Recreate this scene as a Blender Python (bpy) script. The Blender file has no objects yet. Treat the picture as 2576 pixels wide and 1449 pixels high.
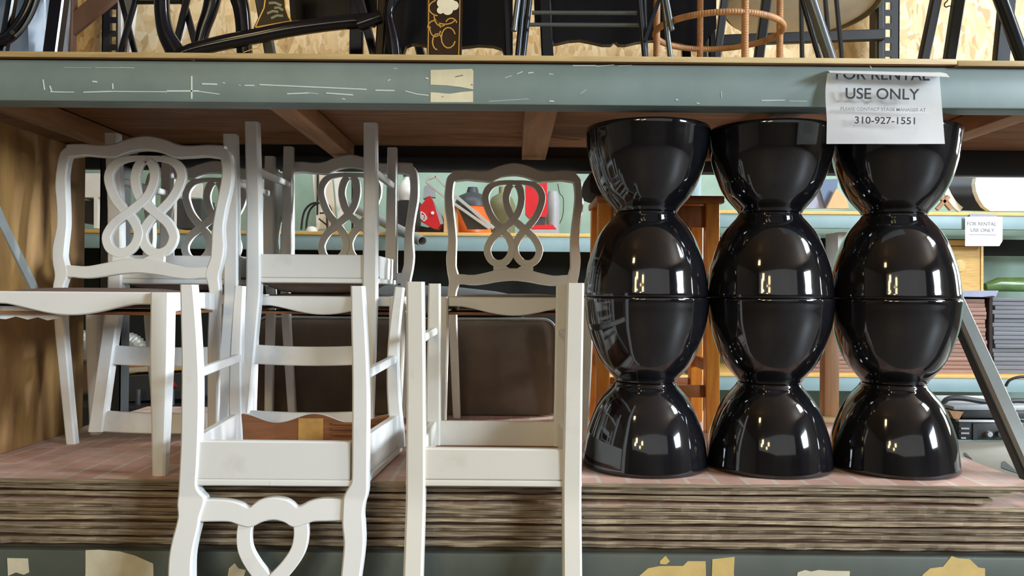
import bpy, bmesh, math, random
from mathutils import Vector, Matrix
random.seed(7)
SC = bpy.context.scene
COL = SC.collection
PI = math.pi

# ------------------------------------------------------------------ camera
F = 2080.0                                   # focal length in px of the 2576-wide frame
ROLL = math.radians(0.475)
PITCH = math.atan(10.5 / F)
CAM = Vector((0.0, 0.0, 1.5))
cd = bpy.data.cameras.new('camera')
cd.sensor_width = 36.0
cd.lens = F / 2576.0 * 36.0
cd.clip_start = 0.05
cam = bpy.data.objects.new('camera', cd)
COL.objects.link(cam)
CROT = Matrix.Rotation(-ROLL, 3, 'Y') @ Matrix.Rotation(PI / 2 + PITCH, 3, 'X')
cam.matrix_world = Matrix.Translation(CAM) @ CROT.to_4x4()
SC.camera = cam


def P(px, py, Y):
    """world point at depth Y that the photograph shows at (px, py)"""
    d = CROT @ Vector(((px - 1288) / F, (724.5 - py) / F, -1.0))
    return CAM + d * (Y / d.y)


# ------------------------------------------------------------------ light
SC.view_settings.view_transform = 'Standard'
SC.view_settings.look = 'None'
SC.view_settings.gamma = 1.0
SC.view_settings.exposure = 0.0
w = bpy.data.worlds.new('world')
SC.world = w
w.use_nodes = True
w.node_tree.nodes['Background'].inputs[0].default_value = (0.75, 0.85, 1.0, 1)
w.node_tree.nodes['Background'].inputs[1].default_value = 0.05


def area(name, loc, target, sx, sy, watts, color):
    ld = bpy.data.lights.new(name, 'AREA')
    ld.shape = 'RECTANGLE'
    ld.size, ld.size_y = sx, sy
    ld.energy = watts
    ld.color = color
    o = bpy.data.objects.new(name, ld)
    COL.objects.link(o)
    o.location = loc
    o.rotation_euler = (Vector(target) - Vector(loc)).to_track_quat('-Z', 'Y').to_euler()
    return o


area('daylight_side_door', (8.3, -2.2, 3.5), (0, 2.3, 1.5), 3.0, 1.5, 1450, (0.76, 0.885, 1.0))
area('dim_front_fill', (0.5, -7.4, 4.2), (0, 2.3, 1.4), 13.0, 4.2, 115, (0.96, 0.96, 0.96))  # added general fill behind the camera, not a known skylight
area('strand_board_fill', (5.6, 0.9, 5.0), (1.9, 3.2, 2.3), 1.0, 1.0, 330, (0.88, 0.94, 1.0))  # added to brighten the right part of the strand board
rw = area('rear_rim_light', (5.8, 5.75, 2.5), (-0.5, 3.0, 1.62), 0.9, 1.3, 85, (0.92, 0.97, 1.0))  # added rim light in the aisle, standing in for daylight from the back right
rw.data.spread = math.radians(44)
area('daylight_rear_window', (8.3, 4.9, 2.6), (1.5, 6.0, 1.6), 1.2, 1.5, 90, (0.92, 0.97, 1.0))
area('rear_aisle_skylight', (0.5, 4.7, 5.0), (0.8, 7.0, 1.6), 6.0, 0.9, 120, (0.94, 0.98, 1.0))
for i, (lx, ly, lz, e) in enumerate([(-2.6, -2.2, 4.9, 30), (-2.3, -3.6, 3.5, 22), (-1.2, -4.2, 3.3, 18), (-3.1, -4.6, 3.4, 22), (-2.0, -5.2, 3.0, 14)]):
    area('warm_lamp', (lx, ly, lz), (-0.6, 2.2, 1.5), 0.36, 0.5, e * 0.9, (1.0, 0.76, 0.36))

# ------------------------------------------------------------------ materials


def base_mat(name):
    m = bpy.data.materials.new(name)
    m.use_nodes = True
    nt = m.node_tree
    return m, nt, nt.nodes['Principled BSDF']


def N(nt, t, **kw):
    n = nt.nodes.new(t)
    for k, v in kw.items():
        setattr(n, k, v)
    return n


def coords(nt, scale=(1, 1, 1), rot=(0, 0, 0), space='Object'):
    tc = N(nt, 'ShaderNodeTexCoord')
    mp = N(nt, 'ShaderNodeMapping')
    mp.inputs['Scale'].default_value = scale
    mp.inputs['Rotation'].default_value = rot
    nt.links.new(tc.outputs[space], mp.inputs['Vector'])
    return mp.outputs['Vector']


def ramp(nt, fac, stops):
    r = N(nt, 'ShaderNodeValToRGB')
    els = r.color_ramp.elements
    els[0].position, els[0].color = stops[0][0], (*stops[0][1], 1)
    els[1].position, els[1].color = stops[-1][0], (*stops[-1][1], 1)
    for p, c in stops[1:-1]:
        e = els.new(p)
        e.color = (*c, 1)
    nt.links.new(fac, r.inputs['Fac'])
    return r.outputs['Color']


def noise(nt, vec, scale, detail=4, rough=0.6, dist=0.0):
    n = N(nt, 'ShaderNodeTexNoise')
    n.inputs['Scale'].default_value = scale
    n.inputs['Detail'].default_value = detail
    n.inputs['Roughness'].default_value = rough
    n.inputs['Distortion'].default_value = dist
    nt.links.new(vec, n.inputs['Vector'])
    return n.outputs['Fac']


def bump(nt, b, fac, strength, dist=0.002):
    n = N(nt, 'ShaderNodeBump')
    n.inputs['Strength'].default_value = strength
    n.inputs['Distance'].default_value = dist
    nt.links.new(fac, n.inputs['Height'])
    nt.links.new(n.outputs['Normal'], b.inputs['Normal'])


def mixc(nt, fac, a, b):
    m = N(nt, 'ShaderNodeMix', data_type='RGBA')
    if hasattr(fac, 'links'):
        nt.links.new(fac, m.inputs[0])
    else:
        m.inputs[0].default_value = fac
    for v, k in ((a, 6), (b, 7)):
        if hasattr(v, 'links'):
            nt.links.new(v, m.inputs[k])
        else:
            m.inputs[k].default_value = (*v, 1)
    return m.outputs[2]


def S(r, g, b):
    f = lambda v: (v / 255) / 12.92 if v / 255 < 0.04045 else ((v / 255 + 0.055) / 1.055) ** 2.4
    return (f(r), f(g), f(b))


def plain(name, c, rough=0.5, metal=0.0, var=0.12, scale=12, bmp=0.0, coat=0.0, stretch=(1, 1, 1)):
    """paint, metal, plastic or cloth with slight uneven wear"""
    m, nt, b = base_mat(name)
    v = coords(nt, stretch)
    f = noise(nt, v, scale)
    lo = tuple(x * (1 - var) for x in c)
    hi = tuple(min(1, x * (1 + var)) for x in c)
    nt.links.new(ramp(nt, f, [(0.3, lo), (0.7, hi)]), b.inputs['Base Color'])
    b.inputs['Roughness'].default_value = rough
    b.inputs['Metallic'].default_value = metal
    b.inputs['Coat Weight'].default_value = coat
    b.inputs['Coat Roughness'].default_value = 0.05
    if bmp:
        bump(nt, b, noise(nt, v, scale * 6), bmp)
    return m


def wood(name, c1, c2, stretch=(1, 12, 12), scale=4, rough=0.55, bmp=0.15):
    m, nt, b = base_mat(name)
    v = coords(nt, stretch)
    f = noise(nt, v, scale, 6, 0.65, 0.6)
    nt.links.new(ramp(nt, f, [(0.3, c1), (0.5, tuple((a + d) / 2 for a, d in zip(c1, c2))), (0.7, c2)]), b.inputs['Base Color'])
    b.inputs['Roughness'].default_value = rough
    bump(nt, b, f, bmp)
    return m


def white_paint(name, c=(0.76, 0.77, 0.76), dirt=(0.42, 0.36, 0.26)):
    m, nt, b = base_mat(name)
    v = coords(nt)
    f1 = noise(nt, v, 5, 5, 0.6)
    k = ramp(nt, f1, [(0.60, (0, 0, 0)), (0.80, (0.42, 0.42, 0.42))])
    f2 = noise(nt, coords(nt, (1, 1, 0.2)), 60, 3, 0.7)
    k2 = ramp(nt, f2, [(0.70, (0, 0, 0)), (0.80, (0.22, 0.22, 0.22))])
    add = N(nt, 'ShaderNodeMath', operation='MAXIMUM')
    nt.links.new(k, add.inputs[0])
    nt.links.new(k2, add.inputs[1])
    nt.links.new(mixc(nt, add.outputs[0], c, dirt), b.inputs['Base Color'])
    b.inputs['Roughness'].default_value = 0.42
    bump(nt, b, f2, 0.05)
    return m


def osb_mat(name):
    m, nt, b = base_mat(name)
    v = coords(nt, (1, 1, 0.55), (0, 0.3, 0))
    vo = N(nt, 'ShaderNodeTexVoronoi')
    vo.inputs['Scale'].default_value = 64
    nd = N(nt, 'ShaderNodeTexNoise')
    nd.inputs['Scale'].default_value = 9
    nt.links.new(v, nd.inputs['Vector'])
    mx = N(nt, 'ShaderNodeMix', data_type='VECTOR')
    mx.inputs[0].default_value = 0.12
    nt.links.new(v, mx.inputs[4])
    nt.links.new(nd.outputs['Color'], mx.inputs[5])
    nt.links.new(mx.outputs[1], vo.inputs['Vector'])
    sp = N(nt, 'ShaderNodeSeparateColor')
    nt.links.new(vo.outputs['Color'], sp.inputs[0])
    col = ramp(nt, sp.outputs[0], [(0.0, S(196, 164, 112)), (0.2, S(222, 190, 138)), (0.6, S(236, 208, 160)), (1.0, S(246, 226, 186))])
    f2 = noise(nt, coords(nt, (1, 1, 0.3)), 45, 5, 0.7)
    dk = ramp(nt, f2, [(0.58, (1, 1, 1)), (0.70, (0.66, 0.58, 0.48))])
    mu = N(nt, 'ShaderNodeMix', data_type='RGBA', blend_type='MULTIPLY')
    mu.inputs[0].default_value = 1
    nt.links.new(col, mu.inputs[6])
    nt.links.new(dk, mu.inputs[7])
    nt.links.new(mu.outputs[2], b.inputs['Base Color'])
    b.inputs['Roughness'].default_value = 0.6
    bump(nt, b, sp.outputs[1], 0.25)
    return m


def brick_board_mat(name, b1, b2, mortar):
    """pink brick face on top, layered brown fibre on the edges"""
    m, nt, b = base_mat(name)
    v = coords(nt, (1, 1, 1), (0, 0, PI / 2))
    br = N(nt, 'ShaderNodeTexBrick')
    br.offset = 0.5
    br.inputs['Scale'].default_value = 1.0
    br.inputs['Brick Width'].default_value = 0.215
    br.inputs['Row Height'].default_value = 0.072
    br.inputs['Mortar Size'].default_value = 0.006
    br.inputs['Mortar Smooth'].default_value = 0.3
    br.inputs['Color1'].default_value = (*b1, 1)
    br.inputs['Color2'].default_value = (*b2, 1)
    br.inputs['Mortar'].default_value = (*mortar, 1)
    nt.links.new(v, br.inputs['Vector'])
    f0 = noise(nt, coords(nt), 7, 5, 0.65)
    top = mixc(nt, ramp(nt, f0, [(0.35, (0, 0, 0)), (0.75, (0.5, 0.5, 0.5))]), br.outputs['Color'], S(120, 92, 78))
    f1 = noise(nt, coords(nt, (3.2, 3.2, 62)), 2.2, 6, 0.62)
    side = ramp(nt, f1, [(0.32, S(96, 84, 68)), (0.5, S(150, 132, 106)), (0.66, S(204, 186, 154))])
    g = N(nt, 'ShaderNodeNewGeometry')
    sx = N(nt, 'ShaderNodeSeparateXYZ')
    nt.links.new(g.outputs['Normal'], sx.inputs[0])
    gt = N(nt, 'ShaderNodeMath', operation='GREATER_THAN')
    gt.inputs[1].default_value = 0.92
    nt.links.new(sx.outputs['Z'], gt.inputs[0])
    oi = N(nt, 'ShaderNodeObjectInfo')
    side = mixc(nt, oi.outputs['Random'], side, mixc(nt, 0.45, side, S(84, 72, 58)))
    nt.links.new(mixc(nt, gt.outputs[0], side, top), b.inputs['Base Color'])
    b.inputs['Roughness'].default_value = 0.7
    bump(nt, b, f1, 0.3)
    return m


M = {}
M['white'] = white_paint('white_chair_paint')
M['cream'] = white_paint('cream_chair_paint', (0.72, 0.70, 0.63))
M['steel_blue'] = plain('blue_grey_beam_paint', S(116, 133, 131), 0.45, 0, 0.10, 6)
M['beam_dark'] = plain('dark_grey_green_beam_paint', S(80, 86, 78), 0.5, 0, 0.12, 6)
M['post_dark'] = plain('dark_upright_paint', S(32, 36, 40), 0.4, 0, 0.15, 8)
M['brace'] = plain('grey_brace_paint', S(150, 156, 154), 0.45, 0, 0.1, 8)
M['deck_dark'] = wood('dark_deck_edge', S(56, 46, 36), S(82, 68, 52), (1, 10, 10), 3)
M['ply_edge'] = wood('plywood_edge', S(168, 142, 92), S(198, 174, 122), (2, 20, 20), 4)
M['ply_under'] = wood('plywood_underside', S(112, 78, 46), S(158, 116, 72), (1, 10, 10), 3)
M['ply_side'] = wood('plywood_side_panel', S(104, 72, 36), S(172, 132, 76), (3, 3, 0.9), 2.2)
M['lumber'] = wood('rough_lumber', S(146, 104, 68), S(182, 138, 96), (10, 1, 10), 3)
m_ = M['ply_edge']
nt_ = m_.node_tree
b_ = nt_.nodes['Principled BSDF']
edge_link = b_.inputs['Base Color'].links[0].from_socket
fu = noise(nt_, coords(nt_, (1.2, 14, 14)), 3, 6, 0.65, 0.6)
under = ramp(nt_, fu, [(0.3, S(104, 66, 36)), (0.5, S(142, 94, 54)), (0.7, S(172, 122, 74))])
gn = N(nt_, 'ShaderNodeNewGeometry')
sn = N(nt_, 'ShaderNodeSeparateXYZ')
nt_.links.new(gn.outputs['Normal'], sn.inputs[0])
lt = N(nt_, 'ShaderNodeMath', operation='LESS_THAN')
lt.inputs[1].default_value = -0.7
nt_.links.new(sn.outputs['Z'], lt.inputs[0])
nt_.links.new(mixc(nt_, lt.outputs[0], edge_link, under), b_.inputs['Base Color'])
M['osb'] = osb_mat('strand_board')
M['brick_a'] = brick_board_mat('brick_panel_face', S(192, 150, 136), S(210, 174, 160), S(202, 188, 176))
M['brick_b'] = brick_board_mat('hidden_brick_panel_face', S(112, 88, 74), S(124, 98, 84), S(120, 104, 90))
M['gloss_black'] = plain('glossy_black_glaze', (0.007, 0.007, 0.009), 0.07, 0, 0.5, 5, 0, 0.6)
M['lacquer'] = plain('black_lacquer', (0.006, 0.006, 0.009), 0.13, 0, 0.3, 9)
M['lacquer_dull'] = plain('dull_black_lacquer', (0.006, 0.006, 0.008), 0.3, 0, 0.3, 9)
M['lacquer_dull'].node_tree.nodes['Principled BSDF'].inputs['Specular IOR Level'].default_value = 0.12
M['lacquer'].node_tree.nodes['Principled BSDF'].inputs['Specular IOR Level'].default_value = 0.3
M['black'] = plain('matt_black', (0.012, 0.012, 0.014), 0.5, 0, 0.3, 9)
M['tube_grey'] = plain('grey_metal_tube', S(96, 104, 110), 0.3, 0.6, 0.1, 8)
M['tube_black'] = plain('dark_metal_tube', S(40, 46, 54), 0.28, 0.6, 0.1, 8)
M['gold'] = plain('gold_painted_line', S(188, 142, 60), 0.4, 0.2, 0.1, 20)
M['flower'] = plain('cream_painted_petal', S(226, 218, 190), 0.5, 0, 0.05, 20)
M['splat_brown'] = plain('painted_dark_brown', S(40, 26, 14), 0.35, 0, 0.3, 12)
M['splat_brown'].node_tree.nodes['Principled BSDF'].inputs['Specular IOR Level'].default_value = 0.15
M['rattan'] = plain('rattan_wrap', S(172, 126, 84), 0.5, 0, 0.25, 30, 0.2)
M['velvet'] = plain('brown_velvet', S(88, 74, 60), 0.85, 0, 0.26, 6, 0.3)
M['vinyl'] = plain('dark_grey_vinyl', S(70, 70, 76), 0.5, 0, 0.12, 6, 0.1)
M['piping'] = plain('grey_piping', S(120, 116, 110), 0.6)
M['taupe'] = plain('taupe_seat_cloth', S(112, 94, 84), 0.9, 0, 0.12, 14, 0.2)
M['seat_wood'] = wood('seat_board_underside', S(112, 68, 40), S(150, 98, 60), (1, 8, 8), 5)
M['tag'] = plain('yellowed_paper_tag', S(196, 152, 84), 0.7, 0, 0.15, 30)
M['honey'] = wood('honey_pine', S(176, 98, 22), S(214, 140, 44), (12, 12, 1.2), 3, 0.35)
M['honey_dark'] = wood('dark_honey_pine', S(124, 66, 18), S(160, 92, 30), (12, 12, 1.2), 3, 0.35)
M['post_wood'] = wood('brown_post_wood', S(134, 96, 60), S(164, 120, 78), (12, 12, 1), 3)
M['paper'] = plain('white_paper', S(250, 251, 252), 0.6, 0, 0.01, 8)
M['ink'] = plain('black_ink', S(26, 26, 30), 0.6)
M['ink_grey'] = plain('grey_ink', S(120, 120, 124), 0.6)
M['tape'] = plain('old_masking_tape', S(212, 204, 172), 0.6, 0, 0.08, 20)
M['tape_yellow'] = plain('torn_yellow_label', S(204, 176, 110), 0.6, 0, 0.1, 20)
M['tape_pale'] = plain('torn_pale_label', S(206, 198, 172), 0.6, 0, 0.1, 20)
M['chalk'] = plain('chalk_line', S(198, 208, 204), 0.8)
M['teal_wall'] = plain('teal_wall_paint', S(142, 170, 156), 0.6, 0, 0.16, 2.6)
M['wall'] = plain('warehouse_wall_paint', S(132, 120, 104), 0.7, 0, 0.12, 1.2)
M['roof'] = wood('warehouse_roof_boards', S(140, 112, 88), S(180, 150, 120), (1, 9, 1), 1.6)
M['floor'] = plain('concrete_floor', S(110, 104, 98), 0.5, 0, 0.15, 2)
M['back_beam'] = plain('blue_back_beam_paint', S(134, 160, 164), 0.45, 0, 0.06, 6)
M['back_deck'] = wood('yellow_deck_edge', S(204, 160, 84), S(226, 188, 112), (2, 14, 14), 4)
M['void'] = plain('dark_bay_shade', S(20, 27, 26), 0.85, 0, 0.3, 3)  # shade of the far rack's bays put into a dark colour
M['red'] = plain('red_plastic', S(196, 24, 40), 0.35, 0, 0.1, 8)
M['orange'] = plain('orange_plastic', S(226, 106, 42), 0.4, 0, 0.08, 8)
M['dark_plastic'] = plain('dark_grey_plastic', S(58, 62, 68), 0.45, 0, 0.1, 8)
M['grey_plastic'] = plain('grey_plastic', S(150, 154, 158), 0.5, 0, 0.08, 8)
M['white_plastic'] = plain('white_plastic', S(226, 226, 224), 0.45, 0, 0.05, 8)
M['alu'] = plain('aluminium', S(190, 196, 198), 0.35, 0.5, 0.06, 12)
M['glass_dark'] = plain('dark_glass', S(38, 34, 36), 0.12, 0, 0.2, 6)
M['olive'] = plain('olive_plastic', S(116, 118, 84), 0.5, 0, 0.12, 6)
M['beige'] = plain('beige_board', S(216, 206, 190), 0.6, 0, 0.06, 5)
M['duct'] = plain('foil_duct', S(200, 204, 204), 0.3, 0.6, 0.15, 30, 0.3)
M['cardboard'] = plain('tan_cardboard', S(196, 160, 116), 0.7, 0, 0.08, 8)
M['blue_panel'] = plain('slate_blue_cloth', S(96, 112, 140), 0.7, 0, 0.08, 6)
M['blue_pale'] = plain('pale_blue_cloth', S(150, 154, 176), 0.7, 0, 0.08, 6)
M['wicker'] = plain('yellow_wicker', S(206, 164, 92), 0.6, 0, 0.22, 9, 0.3, 0, (1, 1, 14))
M['stackb'] = plain('stacked_pink_board_edges', S(150, 116, 102), 0.75, 0, 0.30, 2, 0.2, 0, (1, 1, 26))
M['stackg'] = plain('stacked_grey_board_edges', S(120, 122, 128), 0.75, 0, 0.22, 2, 0.2, 0, (1, 1, 26))
M['green'] = plain('green_wrap', S(96, 128, 72), 0.25, 0, 0.3, 6)
M['marble'] = plain('grey_marble', S(196, 190, 180), 0.5, 0, 0.14, 9)
M['marble_rim'] = plain('weathered_rim', S(96, 90, 70), 0.8, 0, 0.3, 18, 0.4)
M['brown_paint'] = plain('brown_painted_wood', S(118, 88, 74), 0.6, 0, 0.1, 6)
M['maroon'] = plain('dark_maroon_cloth', S(42, 26, 24), 0.8, 0, 0.2, 10)
M['amp'] = plain('dark_amplifier_metal', S(52, 52, 52), 0.45, 0.2, 0.3, 14)
M['grey_board'] = plain('grey_painted_board', S(150, 146, 134), 0.6, 0, 0.08, 7)
M['vinyl_blue'] = plain('blue_grey_vinyl', S(112, 124, 138), 0.3, 0, 0.2, 5)

# ------------------------------------------------------------------ mesh helpers


def finish(name, bm, mat, parent=None, smooth=True, angle=38):
    bmesh.ops.recalc_face_normals(bm, faces=bm.faces[:])
    me = bpy.data.meshes.new(name)
    bm.to_mesh(me)
    bm.free()
    me.materials.append(M[mat] if isinstance(mat, str) else mat)
    if smooth:
        me.polygons.foreach_set('use_smooth', [True] * len(me.polygons))
        try:
            me.set_sharp_from_angle(angle=math.radians(angle))
        except Exception:
            pass
    o = bpy.data.objects.new(name, me)
    COL.objects.link(o)
    if parent is not None:
        o.parent = parent
    return o


def tag(o, label, cat, group=None):
    o['label'] = label
    o['category'] = cat
    if group:
        o['group'] = group
    return o


def thing(name, label, cat, loc, group=None, rot=(0, 0, 0)):
    o = bpy.data.objects.new(name, None)
    o.empty_display_size = 0.1
    COL.objects.link(o)
    o.location = loc
    o.rotation_euler = rot
    return tag(o, label, cat, group)


def struct(o):
    o['kind'] = 'structure'
    return o


def box(bm, x0, x1, y0, y1, z0, z1, bev=0.0):
    b2 = bmesh.new()
    bmesh.ops.create_cube(b2, size=1.0)
    for v in b2.verts:
        v.co = Vector((x0 if v.co.x < 0 else x1, y0 if v.co.y < 0 else y1, z0 if v.co.z < 0 else z1))
    if bev:
        bmesh.ops.bevel(b2, geom=b2.edges[:], offset=bev, segments=2, affect='EDGES', profile=0.5)
    join(bm, b2)


def join(bm, b2, mat=None):
    me = bpy.data.meshes.new('tmp')
    if mat is not None:
        b2.transform(mat)
    b2.to_mesh(me)
    b2.free()
    bm.from_mesh(me)
    bpy.data.meshes.remove(me)


def loft(bm, rings, cap=True, closed=False):
    vs = [[bm.verts.new(c) for c in r] for r in rings]
    n = len(rings[0])
    m = len(rings)
    for i in range(m if closed else m - 1):
        a, b = vs[i], vs[(i + 1) % m]
        for j in range(n):
            k = (j + 1) % n
            bm.faces.new((a[j], a[k], b[k], b[j]))
    if cap and not closed:
        bm.faces.new(vs[0][::-1])
        bm.faces.new(vs[-1])


def crect(c, a, b, ha, hb, ch):
    """chamfered rectangle ring about c with half sizes ha, hb along unit axes a, b"""
    ch = min(ch, ha * 0.45, hb * 0.45)
    out = []
    for sa, sb in (((ha), (hb - ch)), ((ha - ch), (hb)), (-(ha - ch), hb), (-ha, hb - ch), (-ha, -(hb - ch)), (-(ha - ch), -hb), (ha - ch, -hb), (ha, -(hb - ch))):
        out.append(c + a * sa + b * sb)
    return out


def smoothpts(pts, sub=6):
    """Catmull-Rom through tuples of any length"""
    out = []
    n = len(pts)
    for i in range(n - 1):
        p0, p1, p2, p3 = pts[max(i - 1, 0)], pts[i], pts[i + 1], pts[min(i + 2, n - 1)]
        for s in range(sub):
            t = s / sub
            out.append(tuple(0.5 * (2 * b + (c - a) * t + (2 * a - 5 * b + 4 * c - d) * t * t + (3 * b - a - 3 * c + d) * t ** 3) for a, b, c, d in zip(p0, p1, p2, p3)))
    out.append(tuple(pts[-1]))
    return out


def bar(bm, pts, hw, ht, hint, ch=0.003, cap=True):
    """rectangular bar along 3-D points; ht is the half size along hint, hw across it; hw/ht may be lists"""
    pts = [Vector(p) for p in pts]
    hint = Vector(hint).normalized()
    rings = []
    for i, p in enumerate(pts):
        t = (pts[min(i + 1, len(pts) - 1)] - pts[max(i - 1, 0)]).normalized()
        a = t.cross(hint).normalized()
        b = a.cross(t).normalized()
        h1 = hw[i] if isinstance(hw, (list, tuple)) else hw
        h2 = ht[i] if isinstance(ht, (list, tuple)) else ht
        rings.append(crect(p, a, b, h1, h2, ch))
    loft(bm, rings, cap)


def tube(bm, pts, r, seg=10, closed=False, cap=True):
    pts = [Vector(p) for p in pts]
    n = len(pts)
    rings = []
    ref = None
    for i, p in enumerate(pts):
        if closed:
            t = (pts[(i + 1) % n] - pts[(i - 1) % n]).normalized()
        else:
            t = (pts[min(i + 1, n - 1)] - pts[max(i - 1, 0)]).normalized()
        if ref is None:
            ref = Vector((0, 0, 1)) if abs(t.z) < 0.9 else Vector((1, 0, 0))
        a = (ref - t * ref.dot(t)).normalized()
        ref = a
        b = t.cross(a)
        rr = r[i] if isinstance(r, (list, tuple)) else r
        rings.append([p + (a * math.cos(2 * PI * k / seg) + b * math.sin(2 * PI * k / seg)) * rr for k in range(seg)])
    loft(bm, rings, cap, closed)


def lathe(bm, prof, c=(0, 0, 0), seg=48, axis='Z'):
    rings = []
    for r, z in prof:
        rings.append([Vector((c[0] + r * math.cos(2 * PI * k / seg), c[1] + r * math.sin(2 * PI * k / seg), c[2] + z)) for k in range(seg)])
    loft(bm, rings, True)


def prism(bm, outline, y0, y1, bev=0.0):
    """outline in (x, z), extruded from y0 to y1"""
    b2 = bmesh.new()
    f = b2.faces.new([b2.verts.new((x, y0, z)) for x, z in outline])
    r = bmesh.ops.extrude_face_region(b2, geom=[f])
    for v in r['geom']:
        if isinstance(v, bmesh.types.BMVert):
            v.co.y = y1
    if bev:
        es = [e for e in b2.edges if abs(e.verts[0].co.y - e.verts[1].co.y) < 1e-6]
        bmesh.ops.bevel(b2, geom=es, offset=bev, segments=1, affect='EDGES')
    join(bm, b2)


def slab(bm, st, y0, y1, ch=0.003):
    """board in the x-z plane from stations (x, z_top, z_bottom)"""
    X, Y, Z = Vector((1, 0, 0)), Vector((0, 1, 0)), Vector((0, 0, 1))
    rings = [crect(Vector((x, (y0 + y1) / 2, (t + b) / 2)), Z, Y, (t - b) / 2, abs(y1 - y0) / 2, ch) for x, t, b in st]
    loft(bm, rings)


def vslab(bm, st, y0, y1, ch=0.003):
    """upright in the x-z plane from stations (z, x_left, x_right)"""
    X, Y = Vector((1, 0, 0)), Vector((0, 1, 0))
    rings = [crect(Vector(((a + b) / 2, (y0 + y1) / 2, z)), X, Y, (b - a) / 2, abs(y1 - y0) / 2, ch) for z, a, b in st]
    loft(bm, rings)


def strip(bm, pts, hw, ht, ch=0.003, y=0.0, sub=6, dy=0.0):
    """flat ribbon in the x-z plane along (x, z[, half width]) points"""
    q = smoothpts(pts, sub)
    bar(bm, [(p[0], y + dy * (i / (len(q) - 1) - 0.5), p[1]) for i, p in enumerate(q)], [p[2] for p in q] if len(q[0]) > 2 else hw, ht, (0, 1, 0), ch)


def deform(bm, yf):
    for v in bm.verts:
        v.co.y += yf(v.co.z)


def text_mesh(name, s, parent, width, height, origin, xdir, zdir, mat, bold=0.012):
    """flat lettering, centred at origin, fitted to width and height"""
    cu = bpy.data.curves.new('t', 'FONT')
    cu.body = s
    cu.align_x = 'CENTER'
    cu.offset = bold
    to = bpy.data.objects.new('t', cu)
    COL.objects.link(to)
    dg = bpy.context.evaluated_depsgraph_get()
    me = bpy.data.meshes.new_from_object(to.evaluated_get(dg))
    bpy.data.objects.remove(to)
    xs = [v.co.x for v in me.vertices]
    ys = [v.co.y for v in me.vertices]
    cx, cy = (min(xs) + max(xs)) / 2, (min(ys) + max(ys)) / 2
    kx, ky = width / (max(xs) - min(xs)), height / (max(ys) - min(ys))
    o3, xd, zd = Vector(origin), Vector(xdir), Vector(zdir)
    for v in me.vertices:
        v.co = o3 + xd * ((v.co.x - cx) * kx) + zd * ((v.co.y - cy) * ky)
    me.name = name
    me.materials.clear()
    me.materials.append(M[mat])
    o = bpy.data.objects.new(name, me)
    COL.objects.link(o)
    o.parent = parent
    return o


def wmat(o):
    m = o.matrix_basis.copy()
    while o.parent is not None:
        o = o.parent
        m = o.matrix_basis @ m
    return m


def part(name, bm, mat, root, **kw):
    """mesh built in world space, hung under root"""
    bm.transform(wmat(root).inverted())
    return finish(name, bm, mat, root, **kw)


def single(name, bm, mat, label, cat, loc=None, group=None, **kw):
    """a thing that is one mesh, built in world space"""
    if loc is not None:
        bm.transform(Matrix.Translation(-Vector(loc)))
    o = finish(name, bm, mat, **kw)
    if loc is not None:
        o.location = loc
    return tag(o, label, cat, group)


def NB():
    return bmesh.new()


ZB = 1.041        # top of the brick panels
ZD = 2.056        # underside of the upper deck / top of the upper beam
ZBM = 1.954       # bottom of the upper beam

# ================================================================== setting
def room():
    def pl(name, x0, x1, y0, y1, z0, z1, mat):
        b = NB()
        box(b, x0, x1, y0, y1, z0, z1)
        return struct(finish(name, b, mat, smooth=False))
    pl('floor', -7.5, 8.5, -8, 7.5, -0.1, 0, 'floor')
    pl('ceiling', -7.5, 8.5, -8, 7.5, 5.6, 5.7, 'roof')
    pl('wall_back', -7.5, 8.5, 7.3, 7.4, 0, 5.6, 'teal_wall')
    pl('wall_left', -7.6, -7.5, -8, 7.5, 0, 5.6, 'wall')
    pl('wall_right', 8.5, 8.6, -8, 7.5, 0, 5.6, 'wall')
    pl('wall_front', -7.5, 8.5, -8.1, -8, 0, 5.6, 'wall')


room()

# ================================================================== front rack
lframe = thing('rack_end_frame', 'left end frame of the front rack, slotted dark rear post', 'rack frame', (-1.492, 2.5, 0))
rframe = thing('rack_end_frame', 'right end frame of the front rack, slotted dark post and grey diagonal brace', 'rack frame', (1.392, 2.5, 0))


def slotted_post(x, y, mat, root, back=False):
    """C-shaped upright with a row of slots in its face"""
    bm = NB()
    wd = 0.082
    # face at y, made of two side strips and cross strips between slots
    box(bm, x - wd / 2, x - 0.011, y, y + 0.004, 0, 3.2)
    box(bm, x + 0.011, x + wd / 2, y, y + 0.004, 0, 3.2)
    z = 0.0
    while z < 3.2:
        box(bm, x - 0.011, x + 0.011, y, y + 0.004, z, z + 0.022)
        z += 0.0508
    for s in (-1, 1):
        xx = x + s * wd / 2
        box(bm, min(xx, xx - s * 0.004), max(xx, xx - s * 0.004), y, y + 0.07, 0, 3.2)
    part('upright_post', bm, mat, root, smooth=False)


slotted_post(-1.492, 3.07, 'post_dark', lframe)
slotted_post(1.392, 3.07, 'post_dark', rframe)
slotted_post(-1.492, 2.046, 'steel_blue', lframe)
slotted_post(1.392, 2.046, 'steel_blue', rframe)


def beam(z0, z1, yf, mat, label, x0=-2.6, x1=2.6, front=1):
    """box beam with a stepped lip along its lower and inner edge"""
    bm = NB()
    box(bm, x0, x1, yf, yf + 0.042, z0, z1, 0.004)
    if front > 0:
        box(bm, -1.44, 1.34, yf + 0.03, yf + 0.078, z0 + 0.0005, z0 + 0.05, 0.003)
    else:
        box(bm, -1.44, 1.34, yf - 0.03, yf + 0.01, z0 + 0.0005, z0 + 0.05, 0.003)
    return single('rack_beam', bm, mat, label, 'shelf beam', (0, yf, z0))


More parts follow.
